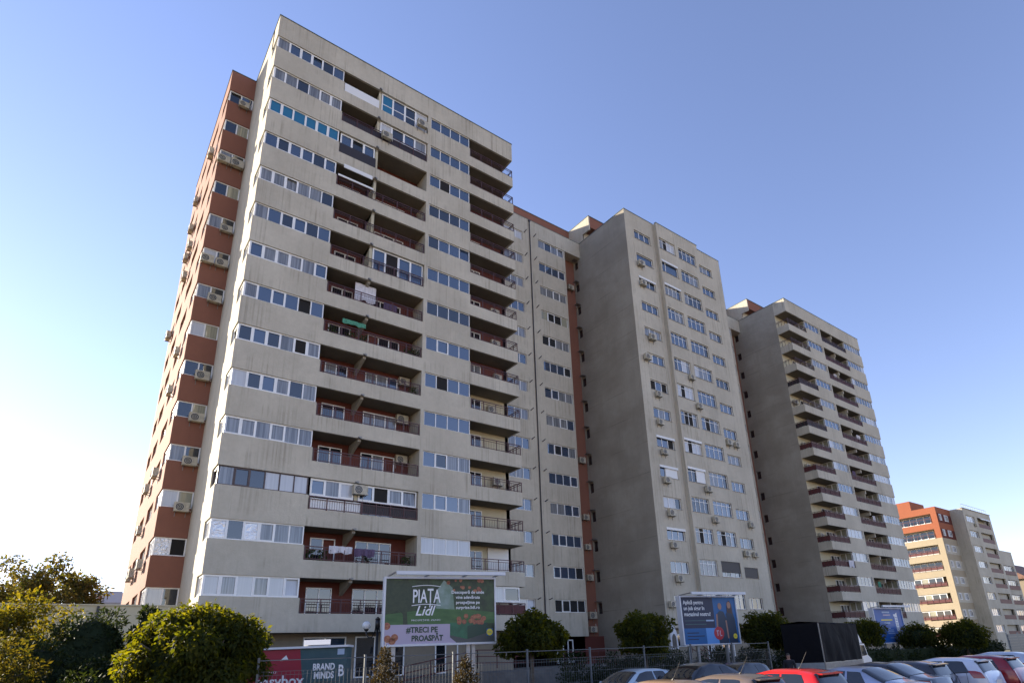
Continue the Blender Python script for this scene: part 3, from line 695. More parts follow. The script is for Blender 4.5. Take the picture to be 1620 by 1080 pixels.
for k, x, dz, d in ((7, 52.5, -.9, 'left of two'), (7, 53.9, -.9, 'right of two'), (4, 54.3, -.7, 'single one'), (3, 52.7, -.8, 'left of two'), (3, 54.2, -.8, 'right of two')):
    ac(x, YF, S(k)+dz-.3+.2, 'air conditioner, %s, right window column, middle tower, %s' % (d, floor_name(k)))
# rooftop stair box of tower 2
def stair_box(x0, par):
    m = MB(); m.box(x0, x0+9, 41.6, 44.0, 45.9, 49.05); m.obj('penthouse_wall', M['plaster'], None).parent = par
    return m
def penthouse(par, x0, px, py):
    m = MB(); m.box(x0-px+.05, x0-px+9, 41.4-py, 43.7-py, 45.9, 47.6); m.obj('penthouse_wall', M['plaster'], par)
    m = MB(); m.box(x0-px, x0-px+.16, 40.3-py, 52-py, 47.2, 49.05); m.obj('penthouse_side', M['plaster'], par)
    m = MB(); m.box(x0-px+.163, x0-px+9, 40.3-py, 51-py, 47.6, 49.03); m.obj('penthouse_front', M['brick_red'], par)
    m = MB(); m.box(x0-px-.03, x0-px+9, 40.25-py, 40.5-py, 49.055, 49.12); m.box(x0-px-.03, x0-px+.2, 40.5-py, 52-py, 49.055, 49.12); m.obj('coping', M['steel'], par)
    m = MB(); m.box(x0-px, x0-px+.16, 41.4-py, 52-py, ROOF, 47.2); m.obj('penthouse_side', M['plaster'], par)
penthouse(tB, X2, X2, YF)

# ===== second link and tower 3
tL2 = link_block('link_block', 'narrow strip of grey link block between middle and rightmost towers', X3+.003, 68.15, 70.45, 42.1, False)
tC, XC, oxc, oyc, dimc, YBC, BC = tower('apartment_tower', 'rightmost of the three grey towers, with corner balconies on its near side', 70.45, 90.95, True, 35.0, False)
def BCm(m, u0, u1, y0, y1, z0, z1): BC(m, u0, u1, y0, y1, z0, z1)
WC = 90.95-70.45
YB_save = YB; YB = YBC
for k in range(1, NF+1):
    z = S(k); lo = z-.83
    cw = (POOL_B if k > 9 else [('g_white', 4), ('g_curtain', 3), ('g_blue', 1), ('g_dark', .7)])
    window(tC, (XC(a1-.05)-oxc, .09, z), a1-.15, 1.08, 6, similar(6, cw, .6), joined=True, fr=.06)
    window(tC, (XC(b1-.03)-oxc, .09, z), b1-p1-.05, 1.08, 4, ['g_white']*4 if k == 4 else similar(4, cw, .6), joined=True, fr=.06)
    y = YBC-oyc-.085
    window(tC, (XC(11.3)-oxc, y, z-1.3), 2.35, 2.05, 3, ['g_dark', 'g_curtain', 'g_dark'], joined=True, name='balcony_door')
    window(tC, (XC(7.3)-oxc, y, z-1.3), 1.5, 2.05, 2, ['g_dark', 'g_dark'], joined=True, name='balcony_door')
    window(tC, (XC(b1+2.3)-oxc, y, z-1.3), 2.1, 2.05, 3, ['g_dark', 'g_curtain', 'g_dark'], joined=True, name='balcony_door')
    m = MB(); BC(m, 8.3, 8.5, 35.16, YBC-.01, HD(k)-.5, HD(k)-.003); m.obj('crossbeam', M['plaster'], tC)
    if k > 9 or k % 3 == 0:
        m = MB(); BC(m, 8.32, 8.48, 35.3, YBC-.01, lo, HD(k)-.5); m.obj('partition', M['cream'], tC)
    pn = 'railpanel' if k <= 8 else 'darkpanel' if k in (11, 9) else None
    railing(tC, BCm, l0+.05, l1-.05, 35.03, lo, 'railpanel' if k != 14 else 'darkpanel', 6)
    r = MB(); sx = WC
    railing(tC, BCm, b1+.05, WC, 35.03, lo, pn, 4, end=WC-.0)
YB = YB_save
penthouse(tC, 70.45, 70.45, 35.0)
for k in (10, 8, 7, 4): ac(71.2, YBC, S(k)-.2, 'air conditioner on corner balcony, rightmost tower, %s' % floor_name(k))
o = cloth(1.3, .9).obj('checked_blanket', M['cloth_w'], loc=(XC(b1+1.6), 34.95, S(3)+.0)); tag(o, 'pale blanket hung over a corner balcony low on the rightmost tower', 'blanket')
for k_, u_, m_, w_, lb in ((12, 9.4, 'cloth_w', .9, 'white shirt'), (9, 6.6, 'cloth_w', 1.2, 'white sheet'), (7, 10.2, 'cloth_p', .9, 'dark cloth'), (5, 7.2, 'cloth_w', .8, 'white shirt'), (2, 9.8, 'cloth_g', .8, 'green cloth')):
    o = cloth(w_, .75).obj('laundry', M[m_], loc=(XC(u_), 35.5, HD(k_)-.35)); tag(o, '%s drying in a loggia of the rightmost tower, %s' % (lb, floor_name(k_)), 'laundry', 'laundry in the loggias of the rightmost tower')
# ground floor windows of tower 3
for x in (2, 6, 10, 14): window(tC, (x, YBC-.3-oyc-.06, 1.9), 1.8, 1.4, 2, ['g_dark', 'g_dark'], joined=True, name='shop_window')

# ===== far orange block and its grey wing
M['cream_far'] = plaster('far_cream_plaster', (0.40, 0.335, 0.235), (0.28, 0.23, 0.16), 0.25, 0.3)
XD, YD = 127.0, 42.5; RD = 25.7
tD = thing('apartment_block', 'distant block with sunlit orange upper storeys and cream balconies at right', 'building', (XD, YD, 0))
fl = [RD-1.2-2.9*i for i in range(8)]            # window heads
hl = [(.0+1.2, 8.6, h-1.75, h) for h in fl]
for i, h in enumerate(fl):
    zt = RD if i == 0 else h+1.15
    m = MB(); m.box(0, .2, 0, 10, h, zt); m.box(.2, 6.9, 0, .2, h, zt); m.obj('spandrel', M['orange'] if i < 2 else M['cream_far'], tD)
    m = MB(); m.box(0, .2, 0, 1.0, h-1.75, h); m.obj('pier', M['orange'] if i < 2 else M['cream_far'], tD)
    m = MB(); m.box(1.55, 1.75, .2, 10, h-1.75, h); m.obj('loggia_wall', M['cream_far'] if i else M['cream_far'], tD)
    m = MB(); m.box(.2, 1.55, .2, 10, h-.0, h+.2); m.obj('slab', M['plaster'], tD)
    window(tD, (1.45 if i < 4 else .1, 9.0, h-1.55), 7.4, 1.5, 6, ['g_dark']*6 if i < 4 else ['g_dark', 'g_cream', 'g_dark', 'g_cream', 'g_dark', 'g_dark'], 'L', fr=.12, joined=True)
    m = MB(); m.box(-.05, .0, 1.1, 9.5, h-1.85, h-1.0 if i in (0, 1, 3) else h-1.2)
    m2 = MB()
    for j in range(9): m2.box(-.06, -.01, 1.1+j*1.0, 1.16+j*1.0, h-1.75, h-.95)
    m2.box(-.06, -.01, 1.1, 9.2, h-.95, h-.88)
    if i >= 2: m2.box(-.03, -.01, 1.1, 9.2, h-1.6, h-1.1)
    m2.obj('railing', M['railpanel'], tD)
    m = MB(); m.box(.25, 6.9, .0, .2, h-1.75, h); m.obj('front_wall', M['maroon'] if i < 2 else M['plaster'], tD)  # upper storeys: maroon puts the front's shade into the orange wall's colour
    window(tD, (1.0, -.04, h-1.3), 1.1, 1.2, 2, ['g_dark', 'g_white'], fr=.1, joined=True)
    window(tD, (3.4, -.04, h-1.3), 1.8, 1.2, 3, ['g_white', 'g_curtain', 'g_dark'], fr=.1, joined=True)
m = MB(); m.box(1.8, 6.9, .25, 10, 0, RD-.2); m.obj('core', M['ground_floor'], tD)
m = MB(); m.box(2.3, 9, 4.9, 12, RD-.2, 28.0); m.obj('penthouse', M['orange'], tD)
m = MB(); m.box(0, .2, 0, 10, 0, fl[-1]-1.75); m.box(.2, 6.9, 0, .2, 0, fl[-1]-1.75); m.obj('base_wall', M['plaster'], tD)
tE = thing('apartment_block', 'distant grey wing stepping down at the far right beside the orange block', 'building', (133.9, 40.3, 0))
g = wallgrid(0, 14.7, 0, RD, [q for h in fl for q in ((1.0, 5.6, h-1.25, h), (7.0, 13.6, h-1.9, h))], .3); g.obj('wall', M['plaster'], tE)
g = MB(); g.box(-.003, .3, 0.006, 2.2, 0, RD-.004); g.obj('side_wall', M['plaster'], tE)
m = MB(); m.box(.5, 14.3, 1.8, 10, 0, RD-.3); m.obj('core', M['cream'], tE)
for i, h in enumerate(fl):
    window(tE, (1.0, .2, h-1.25), 4.6, 1.25, 5, similar(5, [('g_white', 4), ('g_curtain', 2), ('g_dark', .5)], .7), fr=.1, joined=True)
    window(tE, (7.6, 1.75, h-1.9), 5.0, 1.8, 4, ['g_dark', 'g_curtain', 'g_dark', 'g_dark'], fr=.1, joined=True)
    m = MB(); m.box(7.0, 13.6, .02, .08, h-1.9, h-1.1); m.obj('railing', M['railpanel'], tE)
    if i == 0:
        m = MB(); m.poly([(7.2, -.1, h+.1), (13.0, -.1, h+.1), (13.0, -.5, h-.25), (7.2, -.5, h-.25)]); m.box(7.2, 13.0, -.52, -.48, h-.4, h-.25); m.obj('awning', M['blind_w'], tE)
m = MB(); m.box(-.1, 14.8, -.1, .3, RD+.0, RD+.12); m.obj('coping', M['kerb'], tE)
m = MB(); 
for i in range(12): m.box(i*1.2, i*1.2+.05, 0, .05, RD+.12, RD+.8)
m.box(0, 13.3, 0, .05, RD+.8, RD+.86); m.obj('roof_railing', M['galv'], tE)
g = wallgrid(0, 8.5, 0, 18.8, [q for h in fl[3:] for q in ((.8, 7.4, h-1.8, h),)], .3); g.obj('terrace_wing', M['plaster'], tE, loc=(14.7, .4, 0))
for h in fl[3:]:
    window(tE, (15.6, .6, h-1.8), 6.4, 1.7, 5, ['g_dark', 'g_white', 'g_dark', 'g_curtain', 'g_dark'], fr=.12, joined=True)
    m = MB(); m.box(15.4, 22.3, .3, .36, h-1.9, h-1.1); m.obj('railing', M['railpanel'], tE)
ac(138.5, 40.3, fl[0]-1.9, 'air conditioner on the distant grey wing, under its top windows')
tF = thing('tiled_roof_house', 'brown tiled roof building with dormer windows at the far right edge', 'house', (160, 40, 0))
m = MB(); m.box(0, 26, 0, 12, 0, 13.5); m.obj('wall', M['ground_floor'], tF)
M['tile'] = mat('brown_roof_tiles', (0.17, 0.09, 0.06), 0.8, noise=0.4, nscale=2.5, bump=.5, bscale=6)
m = MB(); m.poly([(-.5, -.5, 13.5), (26.5, -.5, 13.5), (23, 6, 18), (3, 6, 18)]); m.poly([(-.5, -.5, 13.5), (3, 6, 18), (-.5, 12.5, 13.5)]); m.poly([(26.5, -.5, 13.5), (26.5, 12.5, 13.5), (23, 6, 18)]); m.poly([(-.5, 12.5, 13.5), (3, 6, 18), (23, 6, 18), (26.5, 12.5, 13.5)]); m.poly([(-.5, -.5, 13.5), (-.5, 12.5, 13.5), (26.5, 12.5, 13.5), (26.5, -.5, 13.5)]); m.obj('roof', M['tile'], tF)
for x in (2, 8, 14, 20):
    window(tF, (x, -.05, 10.8), 2.6, 1.6, 2, ['g_white', 'g_curtain'], fr=.15, joined=True)
    window(tF, (x, -.05, 6.5), 2.6, 1.6, 2, ['g_dark', 'g_curtain'], fr=.15, joined=True)
    window(tF, (-.05, 2+x*.4+1, 10.8), 1.6, 1.6, 2, ['g_white', 'g_curtain'], 'L', fr=.15, joined=True)

# ===== distant white block on the left
tG = thing('distant_building', 'low pale modern building far behind the beige wall at left', 'building', (4.5, 150, 0))
m = MB(); m.box(0, 7.8, 0, 8, 0, 17.6); m.box(2.3, 5.2, -.3, 0, 15.6, 17.8); m.obj('wall', mat('pale_render', (.40, .42, .50), .8), tG)
for x in (.3, 1.3, 5.6, 6.6): window(tG, (x, -.06, 16.0), .8, 1.0, 1, ['g_blue'], fr=.08, joined=True)
for x in (.6, 3.0, 5.0): window(tG, (x, -.06, 13.2), .8, 1.0, 1, ['g_dark'], fr=.08, joined=True)
m = MB(); m.box(-.2, 8, -.35, 0.0, 15.0, 15.15); m.obj('ledge', M['steel'], tG)

# ===== beige annex wall
tW = thing('annex_building', 'low flat beige annex wall in front of the red block, behind the shrubs', 'building', (0, 34.0, 0))
m = MB(); m.box(-14, 5.0, 0, 5.5, 0, 5.03); m.obj('wall', M['annex'], tW)
m = MB(); m.box(-14.1, 5.05, -.06, 5.6, 5.03, 5.09); m.obj('coping', M['annex'], tW)
m = MB(); m.tube([(1.4, -.08, .2), (1.4, -.08, 5.0)], .05, 8); m.obj('downpipe', M['pipe'], tW)

# ------------------------------------------------------------------ ground
m = MB(); m.box(-700, 900, -600, 900, -.5, 0); struct(m.obj('ground', M['grass']))
m = MB(); m.box(-60, 150, -40, 17.6, 0, .004); struct(m.obj('parking_lot', M['asphalt']))
m = MB(); m.box(-20, 110, 17.6, 17.75, 0, .13); struct(m.obj('kerb', M['kerb']))
m = MB(); m.box(-20, 110, 25.8, 31.5, 0, .12); struct(m.obj('pavement', M['pave']))
m = MB(); m.box(5.2, 95, 31.5, 46, 0, 1.33); struct(m.obj('terrace', mat('terrace_concrete_shade_tone', (.15, .14, .125), .9, noise=.35, nscale=1.2, bump=.3)))  # darker than the paving, so its colour carries the ground-level shade
m = MB()
for i in range(24): m.box(9+i*2.4-.05, 9+i*2.4+.05, 8, 13, .004, .008)
struct(m.obj('parking_lines', M['paint']))

# houses across the lot, behind the camera: the tower windows mirror their red roofs
M['house_wall'] = plaster('house_render', (0.55, 0.48, 0.36), (0.40, 0.34, 0.25), 0.2, 0.3)
M['house_roof'] = mat('red_roof_tiles', (0.30, 0.085, 0.05), 0.8, noise=0.3, nscale=2, bump=.4, bscale=6)
HOUSES = [(-46, -46, 12, 9, 6.5), (-28, -42, 13, 10, 9), (-10, -48, 12, 9, 6.5), (7, -44, 13, 10, 9), (25, -47, 12, 9, 7), (43, -42, 14, 10, 9.5), (62, -46, 12, 9, 7), (80, -43, 13, 10, 9)]
WHERE = ['first', 'second', 'third', 'fourth', 'fifth', 'sixth', 'seventh', 'eighth']
for i, (x, y, w_, d_, h_) in enumerate(HOUSES):
    t = thing('house', 'red-roofed cream house behind the parking lot, %s of the row counted from the west' % WHERE[i], 'house', (x, y, 0), 0, 'red-roofed houses across the parking lot')
    m = MB(); m.box(0, w_, -d_, 0, 0, h_); m.obj('wall', M['house_wall'], t)
    m = MB(); a, b_, c, e = (-.5, -d_-.5, h_), (w_+.5, -d_-.5, h_), (w_+.5, .5, h_), (-.5, .5, h_); p, q = (w_*.3, -d_/2, h_+3.4), (w_*.7, -d_/2, h_+3.4)
    m.poly([a, b_, q, p]); m.poly([b_, c, q]); m.poly([c, e, p, q]); m.poly([e, a, p]); m.poly([e, c, b_, a]); m.obj('roof', M['house_roof'], t)
    for fx in (.12, .42, .72):
        for z in np.arange(1.2, h_-1.6, 2.9):
            m = MB(); m.box(w_*fx, w_*fx+1.5, -.05, .06, z, z+1.3); wd = m.obj('window', M['white'], t)
            m = MB(); m.box(w_*fx+.08, w_*fx+1.42, .065, .075, z+.08, z+1.22); m.obj('pane', M['g_dark'], wd)

# ------------------------------------------------------------------ foliage
def leaves_mesh(name, m, centers, radii, n, size, seed, droop=0.0, flat=.0, shell=.55, ratio=.45):
    """many leaf-sized quads in a set of overlapping ellipsoid clumps"""
    r = np.random.RandomState(seed)
    centers = np.array(centers, float); radii = np.array(radii, float)
    wgt = (radii[:, 0]*radii[:, 1]*radii[:, 2])**(2/3); wgt /= wgt.sum()
    idx = r.choice(len(centers), n, p=wgt)
    d = r.normal(size=(n, 3)); d /= np.linalg.norm(d, axis=1)[:, None]
    rad = shell+(1-shell)*r.random(n)**.6; rad *= r.uniform(.86, 1.08, n)
    P = centers[idx]+d*rad[:, None]*radii[idx]
    # leaf axis
    ax = d*0.9+r.normal(size=(n, 3))*.7; ax[:, 2] -= droop; ax /= np.linalg.norm(ax, axis=1)[:, None]
    nr = d+r.normal(size=(n, 3))*.55; nr[:, 2] += .3
    sd = np.cross(ax, nr); sd /= np.linalg.norm(sd, axis=1)[:, None]+1e-9
    nn = np.cross(sd, ax)
    L = (size*r.uniform(.6, 1.3, n))[:, None]; Wd = L*ratio
    v = np.empty((n, 6, 3))
    v[:, 0] = P; v[:, 1] = P+ax*L*.45-sd*Wd*.5+nn*L*.06; v[:, 2] = P+ax*L-nn*L*.08
    v[:, 3] = P+ax*L*.45+sd*Wd*.5+nn*L*.06; v[:, 4] = v[:, 0]; v[:, 5] = v[:, 2]
    v = v[:, :4].reshape(-1, 3)
    me = bpy.data.meshes.new(name); me.vertices.add(n*4); me.vertices.foreach_set('co', v.ravel())
    me.loops.add(n*4); me.loops.foreach_set('vertex_index', np.arange(n*4)); me.polygons.add(n)
    me.polygons.foreach_set('loop_start', np.arange(n)*4); me.polygons.foreach_set('loop_total', np.full(n, 4))
    me.materials.append(m); me.update(); me.validate(); return me
def clumps(r, rx, ry, rz, n, size, seed, bottom=-1.0):
    q = random.Random(seed); out = []; rad = []
    for i in range(n):
        while True:
            d = Vector((q.gauss(0, 1), q.gauss(0, 1), q.gauss(0, 1))).normalized()
            if d.z > bottom: break
        f = q.uniform(.55, .98)
        out.append((r[0]+d.x*rx*f, r[1]+d.y*ry*f, r[2]+d.z*rz*f)); s = size*q.uniform(.6, 1.3); rad.append((s, s, s*.8))
    return out, rad
M['lf_mop'] = leafmat('mophead_leaf', (0.016, 0.026, 0.006), (0.045, 0.052, 0.010), .42, (7.0, 5.2, .5))
M['lf_olive'] = leafmat('olive_autumn_leaf', (0.022, 0.03, 0.008), (0.07, 0.06, 0.012), .4)
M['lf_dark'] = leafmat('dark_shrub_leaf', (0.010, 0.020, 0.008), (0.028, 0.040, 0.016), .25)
M['lf_gold'] = leafmat('golden_leaf', (0.035, 0.045, 0.010), (0.11, 0.09, 0.015), .42, (3.2, 2.8, .5))
M['lf_lace'] = leafmat('tall_tree_leaf', (0.04, 0.052, 0.02), (0.10, 0.075, 0.028), .45, (2.6, 2.3, .7))
M['lf_con'] = leafmat('conifer_foliage', (0.022, 0.020, 0.008), (0.055, 0.038, 0.014), .15)
def mop_tree(x, y, r, zc, rz, label, seed, leafm='lf_mop', n=12000, size=.20, nc=44):
    t = thing('round_crowned_tree', label, 'tree', (x, y, 0), 0, 'clipped round-crowned trees along the fence')
    b = MB(); b.tube([(0, 0, 0), (.03, .02, .9), (-.02, 0, zc-rz*.55)], [.13, .10, .09], 8); b.obj('trunk', M['bark'], t, True)
    q = random.Random(seed); b = MB()
    for i in range(9):
        a = i*.7+q.uniform(-.2, .2); p1_ = (r*.35*math.cos(a), r*.35*math.sin(a), zc-rz*.1); p2_ = (r*.75*math.cos(a), r*.75*math.sin(a), zc+rz*.25)
        b.tube([(0, 0, zc-rz*.65), p1_, p2_], [.06, .04, .015], 6)
    b.obj('limbs', M['bark'], t, True)
    c, rd = clumps((0, 0, zc), r*.82, r*.82, rz*.85, nc, r*(.27 if nc < 60 else .22), seed, -.7)
    c.append((0, 0, zc-.05)); rd.append((r*.72, r*.72, rz*.66))
    me = leaves_mesh('crown', M[leafm], c, rd, n, size, seed, droop=.9, shell=.5, ratio=.5)
    place(me, 'crown', t)
    # inner mass so that no daylight leaks through the dense head
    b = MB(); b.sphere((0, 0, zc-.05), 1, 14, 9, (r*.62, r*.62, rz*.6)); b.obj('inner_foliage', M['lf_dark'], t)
    return t
mop_tree(3.35, 20.2, 2.15, 2.47, 1.48, 'largest round tree at left, its top leaves lit yellow by the sun', 11, n=38000, size=.15, nc=110)
mop_tree(17.62, 23.6, 1.75, 3.0, 1.15, 'round tree just right of the orchard billboard', 12)
mop_tree(25.6, 24.0, 1.75, 3.0, 1.50, 'round tree left of the blue and black billboard', 13)
mop_tree(37.25, 24.2, 1.85, 3.05, 1.45, 'round tree between the blue and black billboard and the dark truck', 14)
mop_tree(51.3, 24.6, 1.9, 2.7, 1.35, 'round tree behind the truck cab, overlapping the tall blue billboard', 15, 'lf_mop', 7000)
mop_tree(59.0, 23.4, 1.75, 2.4, 1.30, 'round tree immediately right of the tall blue billboard', 16, 'lf_mop', 7000)
mop_tree(59.6, 20.2, 2.05, 2.4, 1.45, 'rightmost round tree, in front of the distant grey wing', 17, 'lf_mop', 8000)

def tree(x, y, label, cs, rs, m, n, size, seed, trunk_h, tr=.18, name='tree', droop=.2, shell=.4, group=None):
    t = thing(name, label, 'tree', (x, y, 0), 0, group)
    b = MB(); b.tube([(0, 0, 0), (.1, 0, trunk_h*.5), (0, .1, trunk_h)], [tr, tr*.8, tr*.55], 8); b.obj('trunk', M['bark'], t, True)
    q = random.Random(seed); b = MB()
    for c in cs[::max(1, len(cs)//14)]: b.tube([(0, .05, trunk_h*.6), (c[0]*.5, c[1]*.5, (trunk_h*.6+c[2])*.5+.2), c], [tr*.4, tr*.25, .02], 6)
    b.obj('limbs', M['bark'], t, True)
    place(leaves_mesh('crown', m, cs, rs, n, size, seed, droop=droop, shell=shell), 'crown', t); return t
c, rd = clumps((0, 0, 4.8), 3.5, 3.0, 4.0, 120, .62, 21, -.9)
tree(-.6, 44, 'tall thin-leaved tree turning brown, standing against the bright sky at left', c, rd, M['lf_lace'], 24000, .22, 21, 6.5, .2, shell=.15)
c, rd = clumps((0, 0, 2.9), 2.3, 1.4, 2.0, 60, .6, 22, -.8)
tree(-1.0, 28.4, 'golden-leaved small tree at the lower left', c, rd, M['lf_gold'], 20000, .14, 22, 2.4, .1, 'small_tree', shell=.2)
c, rd = clumps((0, 0, 1.6), 1.5, 1.2, 1.5, 24, .55, 23, -.8)
tree(-1.6, 22.5, 'yellow-green bush at the bottom left corner', c, rd, M['lf_olive'], 9000, .13, 23, 1.6, .08, 'bush', shell=.2)
def shrub(x, y, rx, ry, h, label, seed, m='lf_dark', n=10000):
    t = thing('dark_shrub', label, 'shrub', (x, y, 0), 0, 'tall dark shrubs before the beige wall')
    c, rd = clumps((0, 0, h*.5), rx*.8, ry*.8, h*.46, 38, rx*.32, seed)
    b = MB()
    for i in range(5): b.tube([(.1*math.cos(i*1.3), .1*math.sin(i*1.3), 0), (.5*rx*math.cos(i*1.3), .5*ry*math.sin(i*1.3), h*.7)], [.05, .02], 6)
    b.obj('stems', M['bark'], t)
    place(leaves_mesh('foliage', M[m], c, rd, n, .15, seed, shell=.35), 'foliage', t)
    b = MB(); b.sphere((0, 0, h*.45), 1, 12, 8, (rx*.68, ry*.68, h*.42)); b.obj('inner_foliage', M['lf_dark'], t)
shrub(1.05, 27.6, 1.55, 1.2, 4.6, 'broad dark shrub left of centre before the beige wall', 31)
shrub(2.65, 26.8, .8, .9, 4.75, 'narrow upright dark shrub nearest the yellow-lit round tree', 32)
shrub(-.4, 25.0, 1.7, 1.0, 3.4, 'low dark shrub below the golden tree', 33)
shrub(1.9, 24.4, 1.5, .9, 2.9, 'low dark shrub in front of the broad one', 34)
shrub(.6, 21.0, 1.5, .8, 2.0, 'lowest dark shrub at the bottom left of the picture', 35)
def conifer(x, y, h, r, label, seed):
    t = thing('small_conifer', label, 'conifer', (x, y, 0), 0, 'small conifers inside the fence')
    b = MB(); b.tube([(0, 0, 0), (0, 0, h*.9)], [.07, .02], 6); b.obj('trunk', M['bark'], t)
    cs = []; rs = []; q = random.Random(seed)
    for i in range(46):
        f = i/45; z = .25+f*(h-.4); rr = r*(1-f)**.8*.75; a = i*2.4
        cs.append((rr*math.cos(a), rr*math.sin(a), z)); s = .12+.26*(1-f); rs.append((s, s, s*1.2))
    place(leaves_mesh('foliage', M['lf_con'], cs, rs, 5200, .10, seed, droop=-.5, shell=.2, ratio=.35), 'foliage', t)
conifer(7.95, 17.95, 2.62, .85, 'brown-green conifer below the left edge of the orchard billboard', 41)
conifer(9.9, 16.6, 2.25, .8, 'shorter conifer below the right half of the orchard billboard', 42)
# dark hedge behind the right-hand cars
t = thing('hedge', 'dark hedge row under the trees behind the parked cars at right', 'hedge', (47, 22.3, 0))
cs = [(x, rnd.uniform(-.3, .3), rnd.uniform(.5, 1.35)) for x in np.arange(-1, 27, .45)]
place(leaves_mesh('foliage', M['lf_dark'], cs, [(.5, .5, .6)]*len(cs), 13000, .2, 51, shell=.3), 'foliage', t)
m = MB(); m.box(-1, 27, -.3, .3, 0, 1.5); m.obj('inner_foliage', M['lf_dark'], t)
t = thing('hedge', 'dark hedge at the foot of the middle tower behind the mesh fence', 'hedge', (24, 26.6, 0))
cs = [(x, rnd.uniform(-.3, .3), rnd.uniform(.4, 1.9)) for x in np.arange(-2, 24, .3)]
place(leaves_mesh('foliage', M['lf_dark'], cs, [(.5, .5, .55)]*len(cs), 22000, .16, 52, shell=.3), 'foliage', t)

# ------------------------------------------------------------------ fences
M['fence'] = mat('weathered_fence_steel', (0.10, 0.11, 0.12), 0.5, 0.4)
def mesh_fence(x0, x1, y, label, pitch=3.15, h=2.3, hm=2.0, colm='fence'):
    t = thing('mesh_fence', label, 'fence', (x0, y, 0)); n = int(round((x1-x0)/pitch))
    pm = MB(); pm.box(-.03, .03, -.03, .03, 0, h+.05); pm.box(-.035, .035, -.035, .035, h+.05, h+.08); pme = pm.mesh('post', M[colm])
    gm = MB(); nw = 26
    for i in range(nw): xx = .05+(pitch-.1)*i/(nw-1); gm.bar((xx, 0, .25), (xx, 0, hm), .007)
    for z in (.3, .7, 1.1, 1.5, 1.9, hm): gm.bar((.03, -.01, z), (pitch-.03, -.01, z), .010)
    gme = gm.mesh('wire_panel', M['fence'])
    for i in range(n+1): place(pme, 'post', t, (i*pitch, 0, 0))
    for i in range(n): place(gme, 'wire_panel', t, (i*pitch, 0, 0))
    m = MB(); m.box(0, n*pitch, -.015, .015, h-.01, h+.015); m.obj('top_rail', M['fence'], t)
    m = MB(); m.box(0, n*pitch, -.1, .1, 0, .25); m.obj('plinth', M['kerb'], t)
mesh_fence(4.75, 29.95, 19.3, 'long grey wire mesh fence with steel posts between parking lot and buildings')
tk = thing('corrugated_fence', 'grey corrugated sheet fence at the far right behind the cars', 'fence', (59.5, 17.2, 0))
b = MB(); nn_ = 120
for i in range(10): b.box(0, 16, -.03-.02*(i % 2), .0, .2+i*.21, .2+i*.21+.20)
b.obj('sheet', mat('grey_sheet', (.11, .13, .14), .5, .4), tk)
for i in range(7): m = MB(); m.box(i*2.6, i*2.6+.08, 0.005, .08, 0, 2.4); m.obj('post', M['galv'], tk)
# stair and ramp railings at the entrances
def hand_rail(pts, label, posts=True):
    t = thing('handrail', label, 'handrail', pts[0])
    o = Vector(pts[0]); m = MB(); P = [Vector(p)-o for p in pts]
    for dz in (0.0, -.35, -.7):
        m = MB()
        for a, b_ in zip(P[:-1], P[1:]): m.bar(a+Vector((0, 0, dz)), b_+Vector((0, 0, dz)), .05)
        m.obj('rail', M['railpanel'], t)
    m = MB()
    for a, b_ in zip(P[:-1], P[1:]):
        L_ = (b_-a).length; n = max(1, int(L_/1.3))
        for i in range(n+1): p = a+(b_-a)*i/n; m.bar(p+Vector((0, 0, -1.0)), p, .04)
    m.obj('posts', M['railpanel'], t)
hand_rail([(15.0, 31.3, 1.9), (19.5, 31.3, 2.6), (23.5, 31.3, 2.5)], 'dark red ramp handrail in front of the first tower entrance')
hand_rail([(38.5, 31.3, 2.9), (40.0, 31.3, 2.3), (41.2, 31.3, 1.6)], 'stair handrail at the middle tower below the blue and black billboard')
hand_rail([(26.0, 31.4, 2.3), (33.5, 31.4, 2.3)], 'dark terrace handrail behind the round tree beside the orchard billboard')

# ------------------------------------------------------------------ lettering
_fontcache = {}
def text_mesh(s, size, m, shear=0, bold=0.0, align='LEFT', space=1.0):
    cu = bpy.data.curves.new('lettering', 'FONT'); cu.body = s; cu.size = size; cu.align_x = align; cu.shear = shear; cu.offset = bold; cu.space_character = space; cu.resolution_u = 3
    o = bpy.data.objects.new('t', cu); C.objects.link(o)
    dg = bpy.context.evaluated_depsgraph_get(); me = bpy.data.meshes.new_from_object(o.evaluated_get(dg)); bpy.data.objects.remove(o); bpy.data.curves.remove(cu)
    me.materials.clear(); me.materials.append(m); me.name = 'lettering'; return me
def put_text(parent, s, x, z, size, m, y=-.014, width=None, **k):
    me = text_mesh(s, size, m, **k); o = place(me, 'lettering', parent, (x, y, z)); o.rotation_euler = (math.pi/2, 0, 0)
    if width:
        xs = [v.co.x for v in me.vertices]; wd = max(xs)-min(xs); o.scale = (width/wd, 1, 1)
    return o
def flat(parent, name, pts, m, y):
    b = MB(); b.poly([(x, y, z) for x, z in pts]); return b.obj(name, m, parent)
def disc(x, z, r, n=20, sx=1.0): return [(x+r*sx*math.cos(2*math.pi*i/n), z+r*math.sin(2*math.pi*i/n)) for i in range(n)]
P_ = lambda name, c, **k: mat('print_'+name, c, .45, **k)
M['p_white'] = P_('white', (.75, .76, .78)); M['p_green'] = P_('orchard_green', (.04, .08, .025), col2=(.006, .016, .008), nscale=3.5)
M['p_grass'] = P_('meadow', (.06, .15, .04), col2=(.02, .08, .02), nscale=1.2, stretch=(1, 1, 4)); M['p_tree'] = P_('dark_tree', (.012, .028, .012), col2=(.03, .05, .02), nscale=5)
M['p_mist'] = P_('mist', (.25, .33, .30), col2=(.10, .18, .10), nscale=2); M['p_lilac'] = P_('lilac', (.42, .36, .46)); M['p_dgreen'] = P_('deep_green', (.012, .05, .032))
